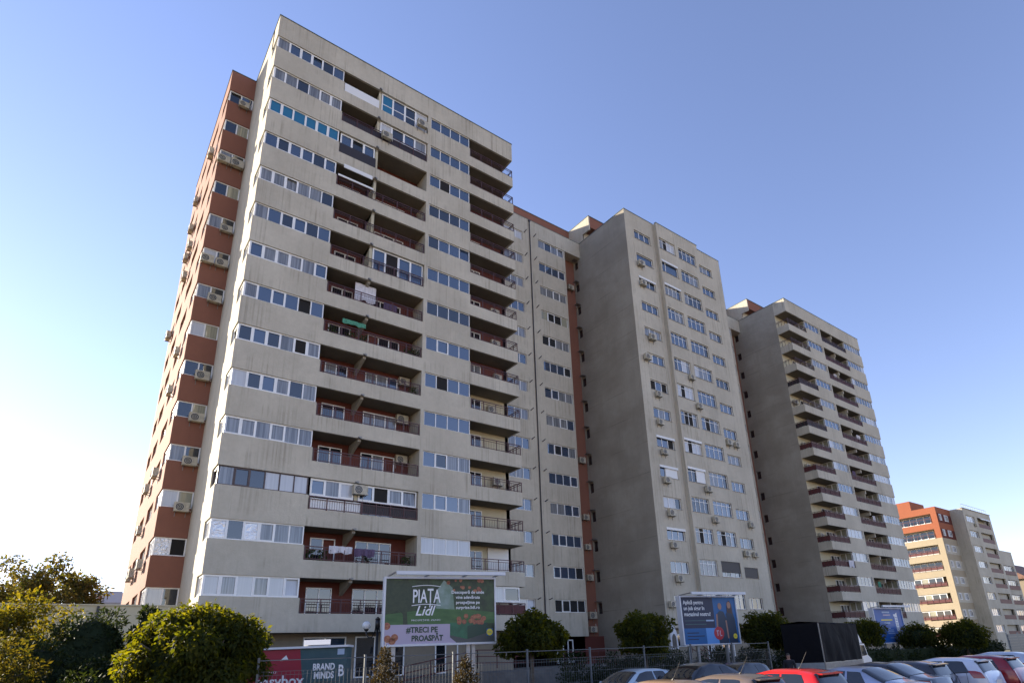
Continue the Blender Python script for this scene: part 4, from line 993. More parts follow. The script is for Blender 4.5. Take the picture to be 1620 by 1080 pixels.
M['p_crate'] = P_('crate_green', (.02, .13, .065), noise=.4, nscale=3); M['p_red'] = P_('apple_red', (.20, .018, .03), col2=(.42, .20, .08), nscale=11); M['p_yellow'] = P_('yellow', (.75, .62, .04))
M['p_navy'] = P_('navy', (.012, .018, .055)); M['p_blue'] = P_('blue', (.008, .10, .29)); M['p_lblue'] = P_('light_blue', (.10, .28, .62)); M['p_skin'] = P_('skin', (.32, .17, .12))
M['p_shirt'] = P_('navy_shirt', (.015, .03, .06)); M['p_hair'] = P_('brown_hair', (.05, .02, .015)); M['p_rred'] = P_('round_red', (.42, .02, .03)); M['p_dk'] = P_('near_black', (.02, .02, .025))
M['p_blue2'] = P_('deep_blue', (.006, .07, .30), col2=(.008, .11, .40), nscale=.7); M['p_teal'] = P_('slate_teal', (.035, .085, .10), noise=.2, nscale=2); M['p_crimson'] = P_('crimson', (.28, .012, .03)); M['p_gray'] = P_('dark_grey', (.06, .07, .07))  # p_gray is a flat dark grey for tabletop, phone and text lines
M['p_pale'] = P_('pale_blue_text', (.35, .45, .60))

def billboard(x0, y0, x1, y1, zb, H, label, legs=((.7, ), (6.0,)), cap=True):
    d = Vector((x1-x0, y1-y0, 0)); Wb = d.length; rz = math.atan2(d.y, d.x)
    t = thing('billboard', label, 'billboard', (x0, y0, 0), rz, 'advertising billboards along the fence')
    m = MB(); m.box(0, Wb, .02, .32, zb, zb+H); m.obj('box', M['galv'], t)
    f = MB(); e = .09
    f.box(-e, 0, -.05, .36, zb-e, zb+H+e); f.box(Wb, Wb+e*.7, -.05, .36, zb-e, zb+H+e); f.box(0, Wb, -.05, .36, zb-e, zb); f.box(0, Wb, -.05, .36, zb+H, zb+H+e); f.obj('frame', M['cappaint'], t)
    if cap:
        m = MB(); m.box(.35, Wb+.35, -.75, -.60, zb+H+.1, zb+H+.26); m.obj('light_bar', M['cappaint'], t)
        m = MB()
        for q in (.1, Wb*.35, Wb*.7, Wb): m.bar((q+.2, -.7, zb+H+.2), (q, .2, zb+H+.12), .06)
        m.obj('light_bar_arm', M['bracket'], t)
    for q in legs:
        m = MB()
        for xx in q: m.box(xx-.09, xx+.09, .12, .26, 0, zb-.09)
        m.obj('leg', M['galv'], t)
    return t, Wb
# --- billboard 1
bt, W1 = billboard(11.72, 26.65, 16.70, 25.25, 2.86, 2.90, 'wide billboard with orchard and apple crate advertisement on white frame', legs=((.45,), (3.9,), (4.15,)))
z0, H1 = 2.86, 2.90
def b1x(f): return f*W1
poster = flat(bt, 'poster', [(0, z0), (W1, z0), (W1, z0+H1), (0, z0+H1)], M['p_green'], .015)
flat(poster, 'meadow', [(0, z0+.85), (W1, z0+.85), (W1, z0+1.35), (W1*.7, z0+1.5), (W1*.45, z0+1.55), (0, z0+1.3)], M['p_grass'], .011)
flat(poster, 'mist', [(W1*.45, z0+1.55), (W1*.62, z0+1.5), (W1*.60, z0+2.5), (W1*.52, z0+2.85), (W1*.46, z0+2.4)], M['p_mist'], .010)
tr_ = [(W1*.16, z0+.85), (W1*.2, z0+.85), (W1*.19, z0+1.4), (W1*.27, z0+1.7), (W1*.27, z0+2.3), (W1*.2, z0+2.8), (.02, z0+2.8), (.02, z0+1.4), (W1*.12, z0+1.5), (W1*.155, z0+1.3)]
flat(poster, 'tree_picture', tr_, M['p_tree'], .008)
flat(poster, 'banner', [(0, z0), (W1*.64, z0), (W1*.58, z0+.25), (W1*.58, z0+.85), (0, z0+.85)], M['p_lilac'], .006)
flat(poster, 'tabletop', [(W1*.64, z0), (W1, z0), (W1, z0+.5), (W1*.9, z0+.55), (W1*.58, z0+.4), (W1*.58, z0+.25)], M['p_gray'], .0065)
flat(poster, 'crate_picture', [(W1*.58, z0+.35), (W1*.74, z0+.15), (W1*.93, z0+.42), (W1*.93, z0+.88), (W1*.58, z0+.9)], M['p_crate'], .003)
flat(poster, 'crate_side', [(W1*.74, z0+.15), (W1*.93, z0+.42), (W1*.93, z0+.88), (W1*.74, z0+.74)], M['p_dgreen'], .0)
q = random.Random(5)
for i in range(16):
    fx = .66+.24*q.random(); fz = .86+.45*q.random()*(1-abs(fx-.78)*4)
    flat(poster, 'apple_picture', disc(W1*fx, z0+fz, .11, 12), M['p_red'], -.002-.0006*i)
for fx, fz in ((.03, .2), (.07, .1), (.02, .75), (.09, .25)): flat(poster, 'apple_picture', disc(W1*fx, z0+fz+.05, .16, 14), M['p_red'], -.002)
for i in range(14): flat(poster, 'blossom_picture', disc(W1*(.55+.44*q.random()), z0+2.35+.5*q.random(), .05+.05*q.random(), 8), M['p_red'], -.001)
put_text(poster, 'PIAȚA', W1*.235, z0+1.82, .85, M['p_white'], width=W1*.25, bold=.012, y=-.008)
put_text(poster, 'Lidl', W1*.26, z0+1.25, .62, M['p_white'], shear=.35, width=W1*.18, bold=.008, y=-.008)
for zz in (1.70, 2.56):
    arc = [(W1*(.23+.26*i/10), z0+zz+.06*math.sin(math.pi*i/10)) for i in range(11)]
    flat(poster, 'arc', arc+[(x, z-.03) for x, z in arc[::-1]], M['p_white'], -.008)
put_text(poster, 'PROSPEȚIME. ZILNIC', W1*.23, z0+1.0, .10, M['p_white'], width=W1*.26, y=-.008)
put_text(poster, '#TRECI PE', W1*.19, z0+.50, .34, M['p_dgreen'], width=W1*.28, bold=.012, y=-.008)
put_text(poster, 'PROASPĂT', W1*.235, z0+.13, .34, M['p_dgreen'], width=W1*.28, bold=.012, y=-.008)
for i, s_ in enumerate(('Descoperă de unde', 'vine adevărata', 'prospețime pe', 'surprize.lidl.ro')):
    put_text(poster, s_, W1*.745, z0+2.22-i*.235, .20, M['p_white'], align='CENTER', bold=.004, y=-.016)
flat(poster, 'logo_square', [(W1*.92, z0+.28), (W1*.98, z0+.28), (W1*.98, z0+.60), (W1*.92, z0+.60)], M['p_blue'], -.012); flat(poster, 'logo_disc', disc(W1*.95, z0+.44, .15), M['p_yellow'], -.014)
put_text(poster, 'LIDL', W1*.95, z0+.40, .12, M['p_blue'], align='CENTER', y=-.017)
# --- billboard 2
bt, W2 = billboard(30.95, 25.65, 35.25, 24.70, 2.43, 2.85, 'dark and bright blue billboard with two people in navy shirts', legs=((.45,), (1.1,), (3.4,), (3.8,)))
z0 = 2.43
poster = flat(bt, 'poster', [(0, z0), (W2, z0), (W2, z0+2.85), (0, z0+2.85)], M['p_blue'], .015)
flat(poster, 'dark_field', [(0, z0+.95), (W2*.58, z0+.95), (W2*.58, z0+2.85), (0, z0+2.85)], M['p_navy'], .011)
flat(poster, 'light_field', [(W2*.40, z0), (W2*.62, z0), (W2*.62, z0+.95), (W2*.40, z0+.95)], M['p_lblue'], .009)
flat(poster, 'shirt_picture', [(W2*.62, z0), (W2*.80, z0), (W2*.80, z0+1.5), (W2*.76, z0+1.95), (W2*.69, z0+2.0), (W2*.63, z0+1.8), (W2*.61, z0+1.1)], M['p_shirt'], .006)
flat(poster, 'shirt_picture', [(W2*.81, z0), (W2*.97, z0), (W2*.96, z0+1.4), (W2*.93, z0+1.9), (W2*.85, z0+2.0), (W2*.80, z0+1.8)], M['p_shirt'], .005)
flat(poster, 'hair_picture', [(W2*.82, z0+1.9), (W2*.93, z0+1.8), (W2*.925, z0+2.4), (W2*.885, z0+2.65), (W2*.84, z0+2.5)], M['p_hair'], .003)
for fx, fz in ((.70, 2.28), (.875, 2.35)): flat(poster, 'face_picture', disc(W2*fx, z0+fz, .21, 16, .75), M['p_skin'], .001)
flat(poster, 'arm_picture', [(W2*.60, z0+1.0), (W2*.63, z0+1.0), (W2*.645, z0+1.8), (W2*.62, z0+1.8)], M['p_skin'], .001); flat(poster, 'arm_picture', [(W2*.785, z0+.3), (W2*.81, z0+.3), (W2*.80, z0+1.4), (W2*.775, z0+1.4)], M['p_skin'], .0)
flat(poster, 'badge', disc(W2*.63, z0+.62, .40, 24, 1.0), M['p_rred'], -.002)
for pts in ([(-.20, .12), (.0, .12), (.0, .18), (-.20, .18)], [(-.15, -.16), (-.09, -.16), (-.09, .12), (-.15, .12)], [(.03, -.10), (.09, -.10), (.14, .16), (.08, .16)], [(.06, -.18), (.22, -.16), (.22, -.10), (.08, -.12)]):
    flat(poster, 'badge_mark', [(W2*.63+a, z0+.62+b_) for a, b_ in pts], M['p_lilac'], -.008)
for i, s_ in enumerate(('Aplică pentru', 'un job sigur în', 'magazinul nostru!')): put_text(poster, s_, W2*.04, z0+2.42-i*.36, .33, M['p_white'], y=-.008, bold=.006, width=W2*(.36, .37, .47)[i])
for i, (a, c) in enumerate(((.04, .5), (.04, .42))): flat(poster, 'text_line', [(W2*a, z0+1.38-i*.22), (W2*c, z0+1.38-i*.22), (W2*c, z0+1.44-i*.22), (W2*a, z0+1.44-i*.22)], M['p_teal'], -.004)
flat(poster, 'text_line', [(W2*.42, z0+1.36), (W2*.56, z0+1.36), (W2*.56, z0+1.45), (W2*.42, z0+1.45)], M['p_pale'], -.006)
for i, (a, c) in enumerate(((.06, .27), (.06, .36), (.06, .25))): flat(poster, 'text_line', [(W2*a, z0+.65-i*.19), (W2*c, z0+.65-i*.19), (W2*c, z0+.70-i*.19), (W2*a, z0+.70-i*.19)], M['p_navy'], -.004)
flat(poster, 'logo_disc', disc(W2*.925, z0+.42, .16), M['p_yellow'], -.008); put_text(poster, 'LIDL', W2*.925, z0+.38, .11, M['p_navy'], align='CENTER', y=-.011)
# --- billboard 3
bt, W3 = billboard(55.95, 25.4, 60.05, 24.85, 2.04, 2.80, 'tall blue billboard with white vertical logo, farthest of the three', legs=((.5,), (1.0,), (2.2,), (2.9,)))
z0 = 2.04
poster = flat(bt, 'poster', [(0, z0), (W3, z0), (W3, z0+2.8), (0, z0+2.8)], M['p_blue2'], .015)
flat(poster, 'mark', [(W3*.72, z0+.95), (W3*.82, z0+.75), (W3*.82, z0+2.5), (W3*.72, z0+2.3)], M['p_white'], .008)
o = put_text(poster, 'C', W3*.80, z0+1.0, .34, M['p_blue2'], y=.002); o.rotation_euler = (math.pi/2, -math.pi/2, 0)
for za, zb_ in ((1.42, 1.48), (1.60, 1.66), (1.84, 1.90), (2.04, 2.10)): flat(poster, 'mark_stroke', [(W3*.74, z0+za), (W3*.80, z0+za-.04), (W3*.80, z0+zb_-.02), (W3*.74, z0+zb_)], M['p_blue2'], .003)
flat(poster, 'mark_stem', [(W3*.69, z0+2.18), (W3*.72, z0+2.18), (W3*.72, z0+2.36), (W3*.69, z0+2.36)], M['p_white'], .006)
for i, (a, c, zz, hh, mm) in enumerate(((.30, .56, 2.45, .13, 'p_pale'), (.32, .58, 2.22, .12, 'p_lilac'), (.22, .62, 1.82, .10, 'p_yellow'), (.32, .52, 1.55, .12, 'p_pale'), (.36, .50, 1.15, .05, 'p_pale'), (.36, .60, 1.0, .05, 'p_pale'), (.38, .60, .86, .05, 'p_pale'), (.38, .62, .72, .05, 'p_pale'), (.42, .66, .35, .05, 'p_pale'), (.72, .82, .35, .10, 'p_white'))):
    flat(poster, 'text_line', [(W3*a, z0+zz), (W3*c, z0+zz), (W3*c, z0+zz+hh), (W3*a, z0+zz+hh)], M[mm], .005)
flat(poster, 'phone_picture', [(W3*.27, z0+.55), (W3*.31, z0+.60), (W3*.34, z0+.95), (W3*.30, z0+.92)], M['p_gray'], .004)

# ------------------------------------------------------------------ parcel locker kiosk
d = Vector((9.45-6.2, 24.95-26.95, 0)); rzk = math.atan2(d.y, d.x); Wk = d.length
tK = thing('parcel_locker', 'red and slate parcel locker cabinet with white lettering behind the mesh fence', 'locker', (6.2, 26.95, 0), rzk)
m = MB(); m.box(0, Wk, 0.02, .9, .1, 2.78); m.obj('cabinet', M['p_teal'], tK)
m = MB(); m.box(-.06, Wk+.06, -.12, .98, 2.78, 2.86); m.obj('roof', M['cappaint'], tK)
m = MB(); m.poly([(Wk*.55, .05, 2.9), (Wk*.82, .05, 2.9), (Wk*.78, .75, 3.12), (Wk*.5, .75, 3.12)]); m.poly([(Wk*.55, .05, 2.86), (Wk*.82, .05, 2.86), (Wk*.78, .75, 3.08), (Wk*.5, .75, 3.08)]); m.obj('solar_panel', M['cappaint'], tK)
f = flat(tK, 'red_front', [(0, .15), (Wk*.62, .15), (Wk*.60, .9), (Wk*.55, 1.9), (Wk*.52, 2.76), (0, 2.76)], M['p_crimson'], .014)
put_text(f, 'easybox', .42, 1.42, .55, M['p_white'], width=1.8, bold=.01, y=.002); put_text(f, '4EDAY', .75, 1.88, .14, M['p_white'], y=.002)
for xx, zz in ((.15, 2.2), (1.25, 2.35), (.2, 2.0)): flat(f, 'arrow_mark', [(xx, zz), (xx+.32, zz+.02), (xx+.22, zz+.2)], M['p_white'], .004)
f = flat(tK, 'slate_front', [(Wk*.63, .15), (Wk*.99, .15), (Wk*.99, 2.76), (Wk*.63, 2.76)], M['p_teal'], .012)
put_text(f, 'BRAND', Wk*.66, 1.95, .34, M['p_white'], width=Wk*.22, bold=.012, y=.002); put_text(f, 'MINDS', Wk*.675, 1.64, .34, M['p_white'], width=Wk*.20, bold=.012, y=.002)
put_text(f, 'B', Wk*.915, 1.7, .6, M['p_white'], width=Wk*.055, bold=.012, y=.002)
for zz in (1.48, 1.30): flat(f, 'text_line', [(Wk*.67, zz), (Wk*.94, zz), (Wk*.94, zz+.04), (Wk*.67, zz+.04)], M['p_gray'], .004)
flat(f, 'sticker', [(Wk*.90, 2.5), (Wk*.97, 2.5), (Wk*.97, 2.72), (Wk*.90, 2.72)], M['p_pale'], .004)
# sign post by the entrance
ts = thing('entrance_sign', 'white pointed entrance sign standing by the red recess at ground level', 'sign', (37.3, 31.9, 1.33))
m = MB(); m.poly([(-.45, 0, .9), (.45, 0, .9), (.35, 0, 2.1), (.0, 0, 2.9), (-.35, 0, 2.1)]); m.poly([(-.45, .05, .9), (-.35, .05, 2.1), (.0, .05, 2.9), (.35, .05, 2.1), (.45, .05, .9)]); m.obj('board', M['cappaint'], ts)
m = MB(); m.poly([(.25*math.cos(math.pi*i/10), -.01, 1.5+.5*math.sin(math.pi*i/10)) for i in range(11)]+[(-.25, -.01, 1.0), (.25, -.01, 1.0)]); m.obj('dark_arch', M['p_dk'], ts)
m = MB(); m.box(-.04, .04, .06, .12, 0, 1.0); m.obj('post', M['galv'], ts)

# ------------------------------------------------------------------ street lamp
tl = thing('street_lamp', 'black double-arm street lamp with white glass globe beside the orchard billboard', 'street lamp', (11.72, 27.4, 0)); tl.scale = (1.1, 1.1, 1.07)
m = MB(); m.tube([(0, 0, 0), (0, 0, .4), (0, 0, .45), (0, 0, 3.4)], [.11, .11, .07, .055], 10); m.tube([(0, 0, 3.4), (0, 0, 3.75)], [.10, .10], 10); m.tube([(0, 0, 3.75), (0, 0, 3.85)], [.12, .03], 10); m.obj('post', M['black'], tl, True)
M['globe'] = mat('opal_globe', (.62, .64, .66), .15, noise=.1, nscale=4)
dx = Vector((math.cos(-.66), math.sin(-.66), 0))
for s_ in (-1, 1):
    pts = [tuple(dx*s_*r_+Vector((0, 0, z_))) for r_, z_ in ((.05, 3.55), (.10, 3.25), (.22, 3.02), (.36, 3.02), (.46, 3.14), (.46, 3.30))]
    m = MB(); m.tube(pts, .03, 8); m.obj('arm', M['black'], tl, True)
    p = dx*s_*.46
    m = MB(); m.sphere((p.x, p.y, 3.52), .18); g_ = m.obj('globe', M['globe'], tl, True)
    m = MB(); m.tube([(p.x, p.y, 3.28), (p.x, p.y, 3.36)], [.06, .10], 10); m.obj('collar', M['black'], tl)

# ------------------------------------------------------------------ cars
def lerp_tab(tab, x):
    if x <= tab[0][0]: return tab[0][1]
    for (a, p), (b_, q_) in zip(tab[:-1], tab[1:]):
        if x <= b_:
            f = (x-a)/(b_-a); f = f*f*(3-2*f)*.35+f*.65
            return p+(q_-p)*f
    return tab[-1][1]
def car_paint(name, c, metal=.35):
    return mat(name, c, .28, metal, .5, coat=.8, noise=.03, nscale=3)
M['carglass'] = mat('car_glass', (.010, .013, .015), .04, ior=1.7)
M['lamp_r'] = mat('tail_lamp_red', (.30, .008, .010), .15, coat=.6); M['lamp_c'] = mat('clear_lamp', (.55, .55, .58), .12, coat=.6)
M['chrome'] = mat('chrome', (.6, .6, .6), .15, 1.0); M['trim'] = mat('black_trim', (.015, .015, .016), .5); M['plate'] = mat('licence_plate', (.6, .6, .6), .5)
M['ledge'] = mat('wheel_rim', (.38, .38, .40), .3, .8)
TYPES = {
 'hatch': dict(L=4.05, H=1.50, W=1.72, roof=[(0, .60), (.12, .76), (.6, .90), (.98, .99), (1.9, 1.41), (2.4, 1.50), (3.2, 1.485), (3.72, 1.40), (3.98, .98), (4.05, .62)], belt=[(0, .58), (.12, .72), (.6, .86), (.98, .93), (2.4, .95), (3.5, 1.02), (3.95, 1.0), (4.05, .60)],
               g0=1.05, g1=3.98, ws=(1.02, 1.95), rw=(3.66, 3.97), roofend=3.70, pill=(1.9, 2.75, 3.55)),
 'sedan': dict(L=4.5, H=1.46, W=1.75, roof=[(0, .58), (.12, .72), (.7, .88), (1.2, .96), (2.05, 1.37), (2.6, 1.46), (3.2, 1.42), (3.9, 1.10), (4.15, 1.04), (4.42, 1.00), (4.5, .62)], belt=[(0, .56), (.12, .68), (.7, .84), (1.2, .91), (2.6, .94), (3.9, 1.0), (4.4, .97), (4.5, .60)],
               g0=1.25, g1=3.95, ws=(1.24, 2.1), rw=(3.25, 3.92), roofend=3.3, pill=(2.05, 2.85, 3.45)),
}
def car(x, y, rz, typ, paint, label, sc=1.0, antenna=True, extra=None, name='parked_car'):
    T = TYPES[typ]; L_ = T['L']; W_ = T['W']/2
    t = thing(name, label, 'car', (x, y, 0), rz, 'cars parked in the lot')
    # local: car length along -Y (front at +Y): s = distance from the front
    N_ = 44
    ss = [L_*i/N_ for i in range(N_+1)]
    def ring(s):
        r = lerp_tab(T['roof'], s); b_ = min(lerp_tab(T['belt'], s), r-.02)
        e = min(s, L_-s); wf_ = 1-.16*max(0, 1-e/.55)**2
        w_ = W_*wf_; gl = max(0, min(1, (r-b_-.05)/.45)); wr = w_*(.97-.27*gl)
        lo_ = .22 if .3 < s < L_-.3 else .27
        return [(w_*.90, lo_), (w_*.98, .42), (w_, .62 if b_ > .66 else b_*.9), (w_*.985, b_*.55+.62*.45 if b_ > .7 else b_*.96), (w_*.965, b_), ((w_*.96+wr)/2, b_+(r-.06-b_)*.52), (wr, r-.075), (wr*.86, r-.018), (wr*.45, r), (0, r+.006)]
    def pt(s, i, off=0):
        rg = ring(s); k = len(rg)-1
        if i <= k: xx, zz = rg[i]; return (xx, L_/2-s, zz)
        xx, zz = rg[2*k-i]; return (-xx, L_/2-s, zz)
    b = MB(); K = 19
    for s in ss:
        for i in range(K): b.v.append(pt(s, i))
    for a in range(N_):
        for i in range(K-1): b.f.append((a*K+i, a*K+i+1, (a+1)*K+i+1, (a+1)*K+i))
    b.f.append(tuple(range(K))); b.f.append(tuple(N_*K+i for i in range(K))[::-1])
    b.obj('body', paint, t, True)
    def surf(s, u):           # u in ring units, fractional
        i = int(min(max(u, 0), 17.999)); f = u-i
        p = Vector(pt(s, i)); q_ = Vector(pt(s, i+1)); r = p+(q_-p)*f
        c_ = Vector((0, r.y, .75)); n_ = (r-c_); n_.y = 0; n_.normalize()
        return r, n_
    def patch(nm, s0, s1, u0, u1, m_, off=.008, ns=10, nu=4, s0b=None, s1b=None, parent=None, rear=0):
        bb = MB(); s0b = s0 if s0b is None else s0b; s1b = s1 if s1b is None else s1b
        for j in range(nu+1):
            g = j/nu; u = u0+(u1-u0)*g; A = s0+(s0b-s0)*g; B_ = s1+(s1b-s1)*g
            for i in range(ns+1):
                r, n_ = surf(A+(B_-A)*i/ns, u); bb.v.append(tuple(r+n_*off+Vector((0, rear, 0))))
        for j in range(nu):
            for i in range(ns): k = j*(ns+1)+i; bb.f.append((k, k+1, k+ns+2, k+ns+1))
        return bb.obj(nm, m_, parent or t, True)
    p0, p1_, p2_ = T['pill']
    for sg in (0, 1):
        U = (lambda u: u) if sg == 0 else (lambda u: 18-u)
        ps = T['ws'][0]+.25
        patch('side_window', ps, p1_-.05, U(4.12), U(5.85), M['carglass'], s0b=p0+.12, s1b=p1_-.03)
        patch('side_window', p1_+.05, p2_-.02, U(4.12), U(5.85), M['carglass'], s0b=p1_+.03, s1b=p2_-.20)
        patch('window_trim', ps-.05, p2_+.03, U(4.0), U(4.12), M['chrome'] if typ == 'sedan' else M['trim'], nu=1, off=.011)
        patch('door_seam', p1_-.006, p1_+.006, U(1.2), U(4.0), M['trim'], .004, 1, 6)
        patch('door_seam', p2_-.106, p2_-.094, U(1.2), U(4.0), M['trim'], .004, 1, 6)
        patch('door_handle', p1_-.32, p1_-.12, U(3.3), U(3.5), paint, .03, 3, 1)
        patch('door_handle', p2_-.34, p2_-.16, U(3.3), U(3.5), paint, .03, 3, 1)
        if typ == 'hatch': patch('tail_lamp', L_-.42, L_-.10, U(3.1), U(4.35), M['lamp_r'], .012, 5, 4, s0b=L_-.55, s1b=L_-.2)
        else: patch('tail_lamp', L_-.35, L_-.03, U(2.8), U(3.9), M['lamp_r'], .012, 5, 3)
        patch('headlamp', .05, .45, U(2.9), U(3.9), M['lamp_c'], .012, 5, 3)
        sx = 1 if sg == 0 else -1
        mm = MB(); mm.sphere((sx*(W_+.09), L_/2-T['ws'][0]-.42, 1.0), .11, 10, 7, (1, .7, .75)); mm.obj('mirror', paint, t, True)
        for s_ in (.78, L_-.78):
            wm = MB(); ang = [2*math.pi*i/24 for i in range(24)]
            xw = sx*(W_-.18); wm.tube([(xw-sx*.02, L_/2-s_, .31), (xw+sx*.185, L_/2-s_, .31)], .31, 24); wo_ = wm.obj('wheel', M['rubber'], t, False)
            rm = MB(); xr = xw+sx*.19
            rm.tube([(xr, L_/2-s_, .31), (xr+sx*.006, L_/2-s_, .31)], .07, 12)
            for i in range(5):
                a = i*2*math.pi/5; rm.bar((xr, L_/2-s_, .31), (xr, L_/2-s_+.2*math.cos(a), .31+.2*math.sin(a)), .02, .055)
            rm.tube([(xr, L_/2-s_+.205*math.cos(a), .31+.205*math.sin(a)) for a in ang+[0]], .018, 5, False)
            rm.obj('rim', M['ledge'], wo_)
            ar = MB(); ar.tube([(sx*(W_-.01)+sx*.012, L_/2-s_+.37*math.cos(a), .31+.37*math.sin(a)) for a in [math.pi*i/14 for i in range(15)]], .022, 5, False); ar.obj('wheel_arch', M['trim'], t, True)
    w0, w1 = T['ws']; patch('windscreen', w0+.06, w1-.06, 6.3, 11.7, M['carglass'], .010, 8, 8)
    r0, r1 = T['rw']; patch('rear_window', r0+.02, r1-.04, 6.25, 11.75, M['carglass'], .012, 8, 8, rear=-.006)
    if typ == 'hatch':
        sp = MB(); zr = lerp_tab(T['roof'], T['roofend'])
        ye = L_/2-T['roofend']
        sp.v = [(-.55, ye+.1, zr+.01), (.55, ye+.1, zr+.01), (.52, ye-.16, zr-.02), (-.52, ye-.16, zr-.02), (-.55, ye+.1, zr-.05), (.55, ye+.1, zr-.05), (.52, ye-.16, zr-.05), (-.52, ye-.16, zr-.05)]
        sp.f = [(0, 1, 2, 3), (7, 6, 5, 4), (0, 4, 5, 1), (1, 5, 6, 2), (2, 6, 7, 3), (3, 7, 4, 0)]
        sp.obj('roof_spoiler', paint, t)
    pl = MB(); pl.box(-.26, .26, -L_/2-.025, -L_/2-.012, .62 if typ == 'sedan' else .66, .74 if typ == 'sedan' else .78); pl.obj('licence_plate', M['plate'], t)
    bp_ = MB(); bp_.box(-W_*.78, W_*.78, -L_/2-.06, -L_/2+.05, .30, .56); bp_.obj('rear_bumper', paint, t)
    wp = MB(); wp.bar((.0, -L_/2+.12, 1.02), (.35, -L_/2+.17, 1.12), .015); 
    un = MB(); un.box(-W_*.8, W_*.8, -L_/2+.3, L_/2-.3, .16, .34); un.obj('underbody', M['trim'], t)
    if antenna:
        zz = lerp_tab(T['roof'], L_-1.1 if typ == 'hatch' else 3.0); ya = L_/2-(L_-1.1 if typ == 'hatch' else 3.0)
        an = MB(); an.tube([(0, ya, zz), (0, ya-.28, zz+.42)], [.007, .004], 5); an.tube([(0, ya+.02, zz-.01), (0, ya-.02, zz+.04)], [.03, .012], 8); an.obj('antenna', M['trim'], t)
    t.scale = (sc, sc, sc)
    return t
rz = 0.0
car(11.9, 11.25, rz, 'hatch', car_paint('beige_gold_paint', (.42, .27, .17), .4), 'beige gold hatchback, nearest of the row, cut off by the bottom edge', sc=.97)
car(14.2, 11.0, rz, 'hatch', car_paint('brown_grey_paint', (.20, .15, .12), .4), 'brown-grey hatchback with roof antenna, left of the bright red car', sc=.99)
car(16.3, 10.6, rz, 'hatch', car_paint('bright_red_paint', (.55, .012, .010), .1), 'bright red hatchback with antenna, in front of the dark truck', sc=1.01)
car(18.5, 9.8, rz, 'sedan', car_paint('silver_blue_paint', (.36, .40, .50), .5), 'silver saloon parked right of the bright red hatchback', antenna=False, sc=1.02)
car(20.9, 10.2, rz, 'sedan', car_paint('black_paint', (.015, .013, .018), .3), 'black saloon between the silver saloon and the white hatchback', antenna=False, sc=1.04)
car(22.95, 10.4, rz, 'hatch', car_paint('dark_grey_paint', (.04, .04, .05), .3), 'dark grey hatchback mostly hidden behind the black saloon', antenna=False, sc=.98)
car(25.2, 9.9, rz, 'hatch', car_paint('white_paint', (.60, .64, .72), .05), 'white hatchback with wraparound red tail lamps', antenna=False, sc=1.0)
car(27.7, 9.8, rz, 'hatch', car_paint('dark_red_paint', (.26, .008, .016), .2), 'dark red hatchback right of the white one', antenna=False, sc=1.0)
car(31.4, 10.2, rz, 'hatch', car_paint('pale_silver_paint', (.50, .55, .62), .3), 'pale silver car at the right edge, its side windows cut by the frame', antenna=False, sc=1.02)
car(18.2, 18.1, math.radians(90), 'hatch', car_paint('pale_blue_paint', (.45, .55, .62), .2), 'car with pale roof standing by the mesh fence, left of the black one', antenna=False)
car(19.8, 16.2, math.radians(88), 'sedan', car_paint('black_paint_two', (.012, .013, .016), .3), 'black car by the mesh fence behind the beige gold hatchback', antenna=False, sc=1.12)
car(24.3, 17.6, math.radians(92), 'hatch', car_paint('black_paint_three', (.010, .011, .014), .3), 'black car by the fence under the blue and black billboard', antenna=False)

# ------------------------------------------------------------------ truck
tt = thing('tarpaulin_truck', 'small truck with black tarpaulin body and white cab', 'truck', (34.9, 19.1, 0), math.radians(8))
M['tarp'] = bpy.data.materials.new('black_tarpaulin'); M['tarp'].use_nodes = True
tn = M['tarp'].node_tree; pb = tn.nodes['Principled BSDF']; pb.inputs['Base Color'].default_value = (.007, .007, .009, 1); pb.inputs['Roughness'].default_value = .75; pb.inputs['Specular IOR Level'].default_value = .12
gx = tn.nodes.new('ShaderNodeNewGeometry'); wv = tn.nodes.new('ShaderNodeTexNoise'); wv.inputs['Scale'].default_value = .8; wv.inputs['Distortion'].default_value = 1.2
bpn = tn.nodes.new('ShaderNodeBump'); bpn.inputs['Distance'].default_value = .25; bpn.inputs['Strength'].default_value = .35
tn.links.new(gx.outputs['Position'], wv.inputs['Vector']); tn.links.new(wv.outputs[0], bpn.inputs['Height']); tn.links.new(bpn.outputs[0], pb.inputs['Normal'])
b = MB(); nx, nz = 48, 16
def fold(x, f):
    d = .035*math.sin(x*5.1+f*1.5)*(1-f)+.05*math.sin((x-2.0)*1.6+f*3.0)*(1-f)**.5
    if x > 2: d += .06*math.exp(-((x-5.2+1.9*f*f)**2)*3)*(1-f*f)
    return -d*min(1, x*1.5)*min(1, (6.4-x)*1.5)
def sag(x): return 3.34-.10*math.sin(x*math.pi/1.6)**2-.03*x/6.4
for i in range(nx):
    a, c = 6.4*i/nx, 6.4*(i+1)/nx
    for j in range(nz):
        f0, f1 = j/nz, (j+1)/nz
        za, zc = 1.13+(sag(a)-1.13)*f0, 1.13+(sag(c)-1.13)*f0; ya, yc = 1.13+(sag(a)-1.13)*f1, 1.13+(sag(c)-1.13)*f1
        b.quad((a, fold(a, f0), za), (c, fold(c, f0), zc), (c, fold(c, f1), yc), (a, fold(a, f1), ya))
    b.quad((a, 0, sag(a)), (c, 0, sag(c)), (c, 1.1, sag(c)+.10), (a, 1.1, sag(a)+.10)); b.quad((a, 1.1, sag(a)+.10), (c, 1.1, sag(c)+.10), (c, 2.2, sag(c)), (a, 2.2, sag(a)))
    b.quad((a, 2.2, 1.15), (a, 2.2, sag(a)), (c, 2.2, sag(c)), (c, 2.2, 1.15))
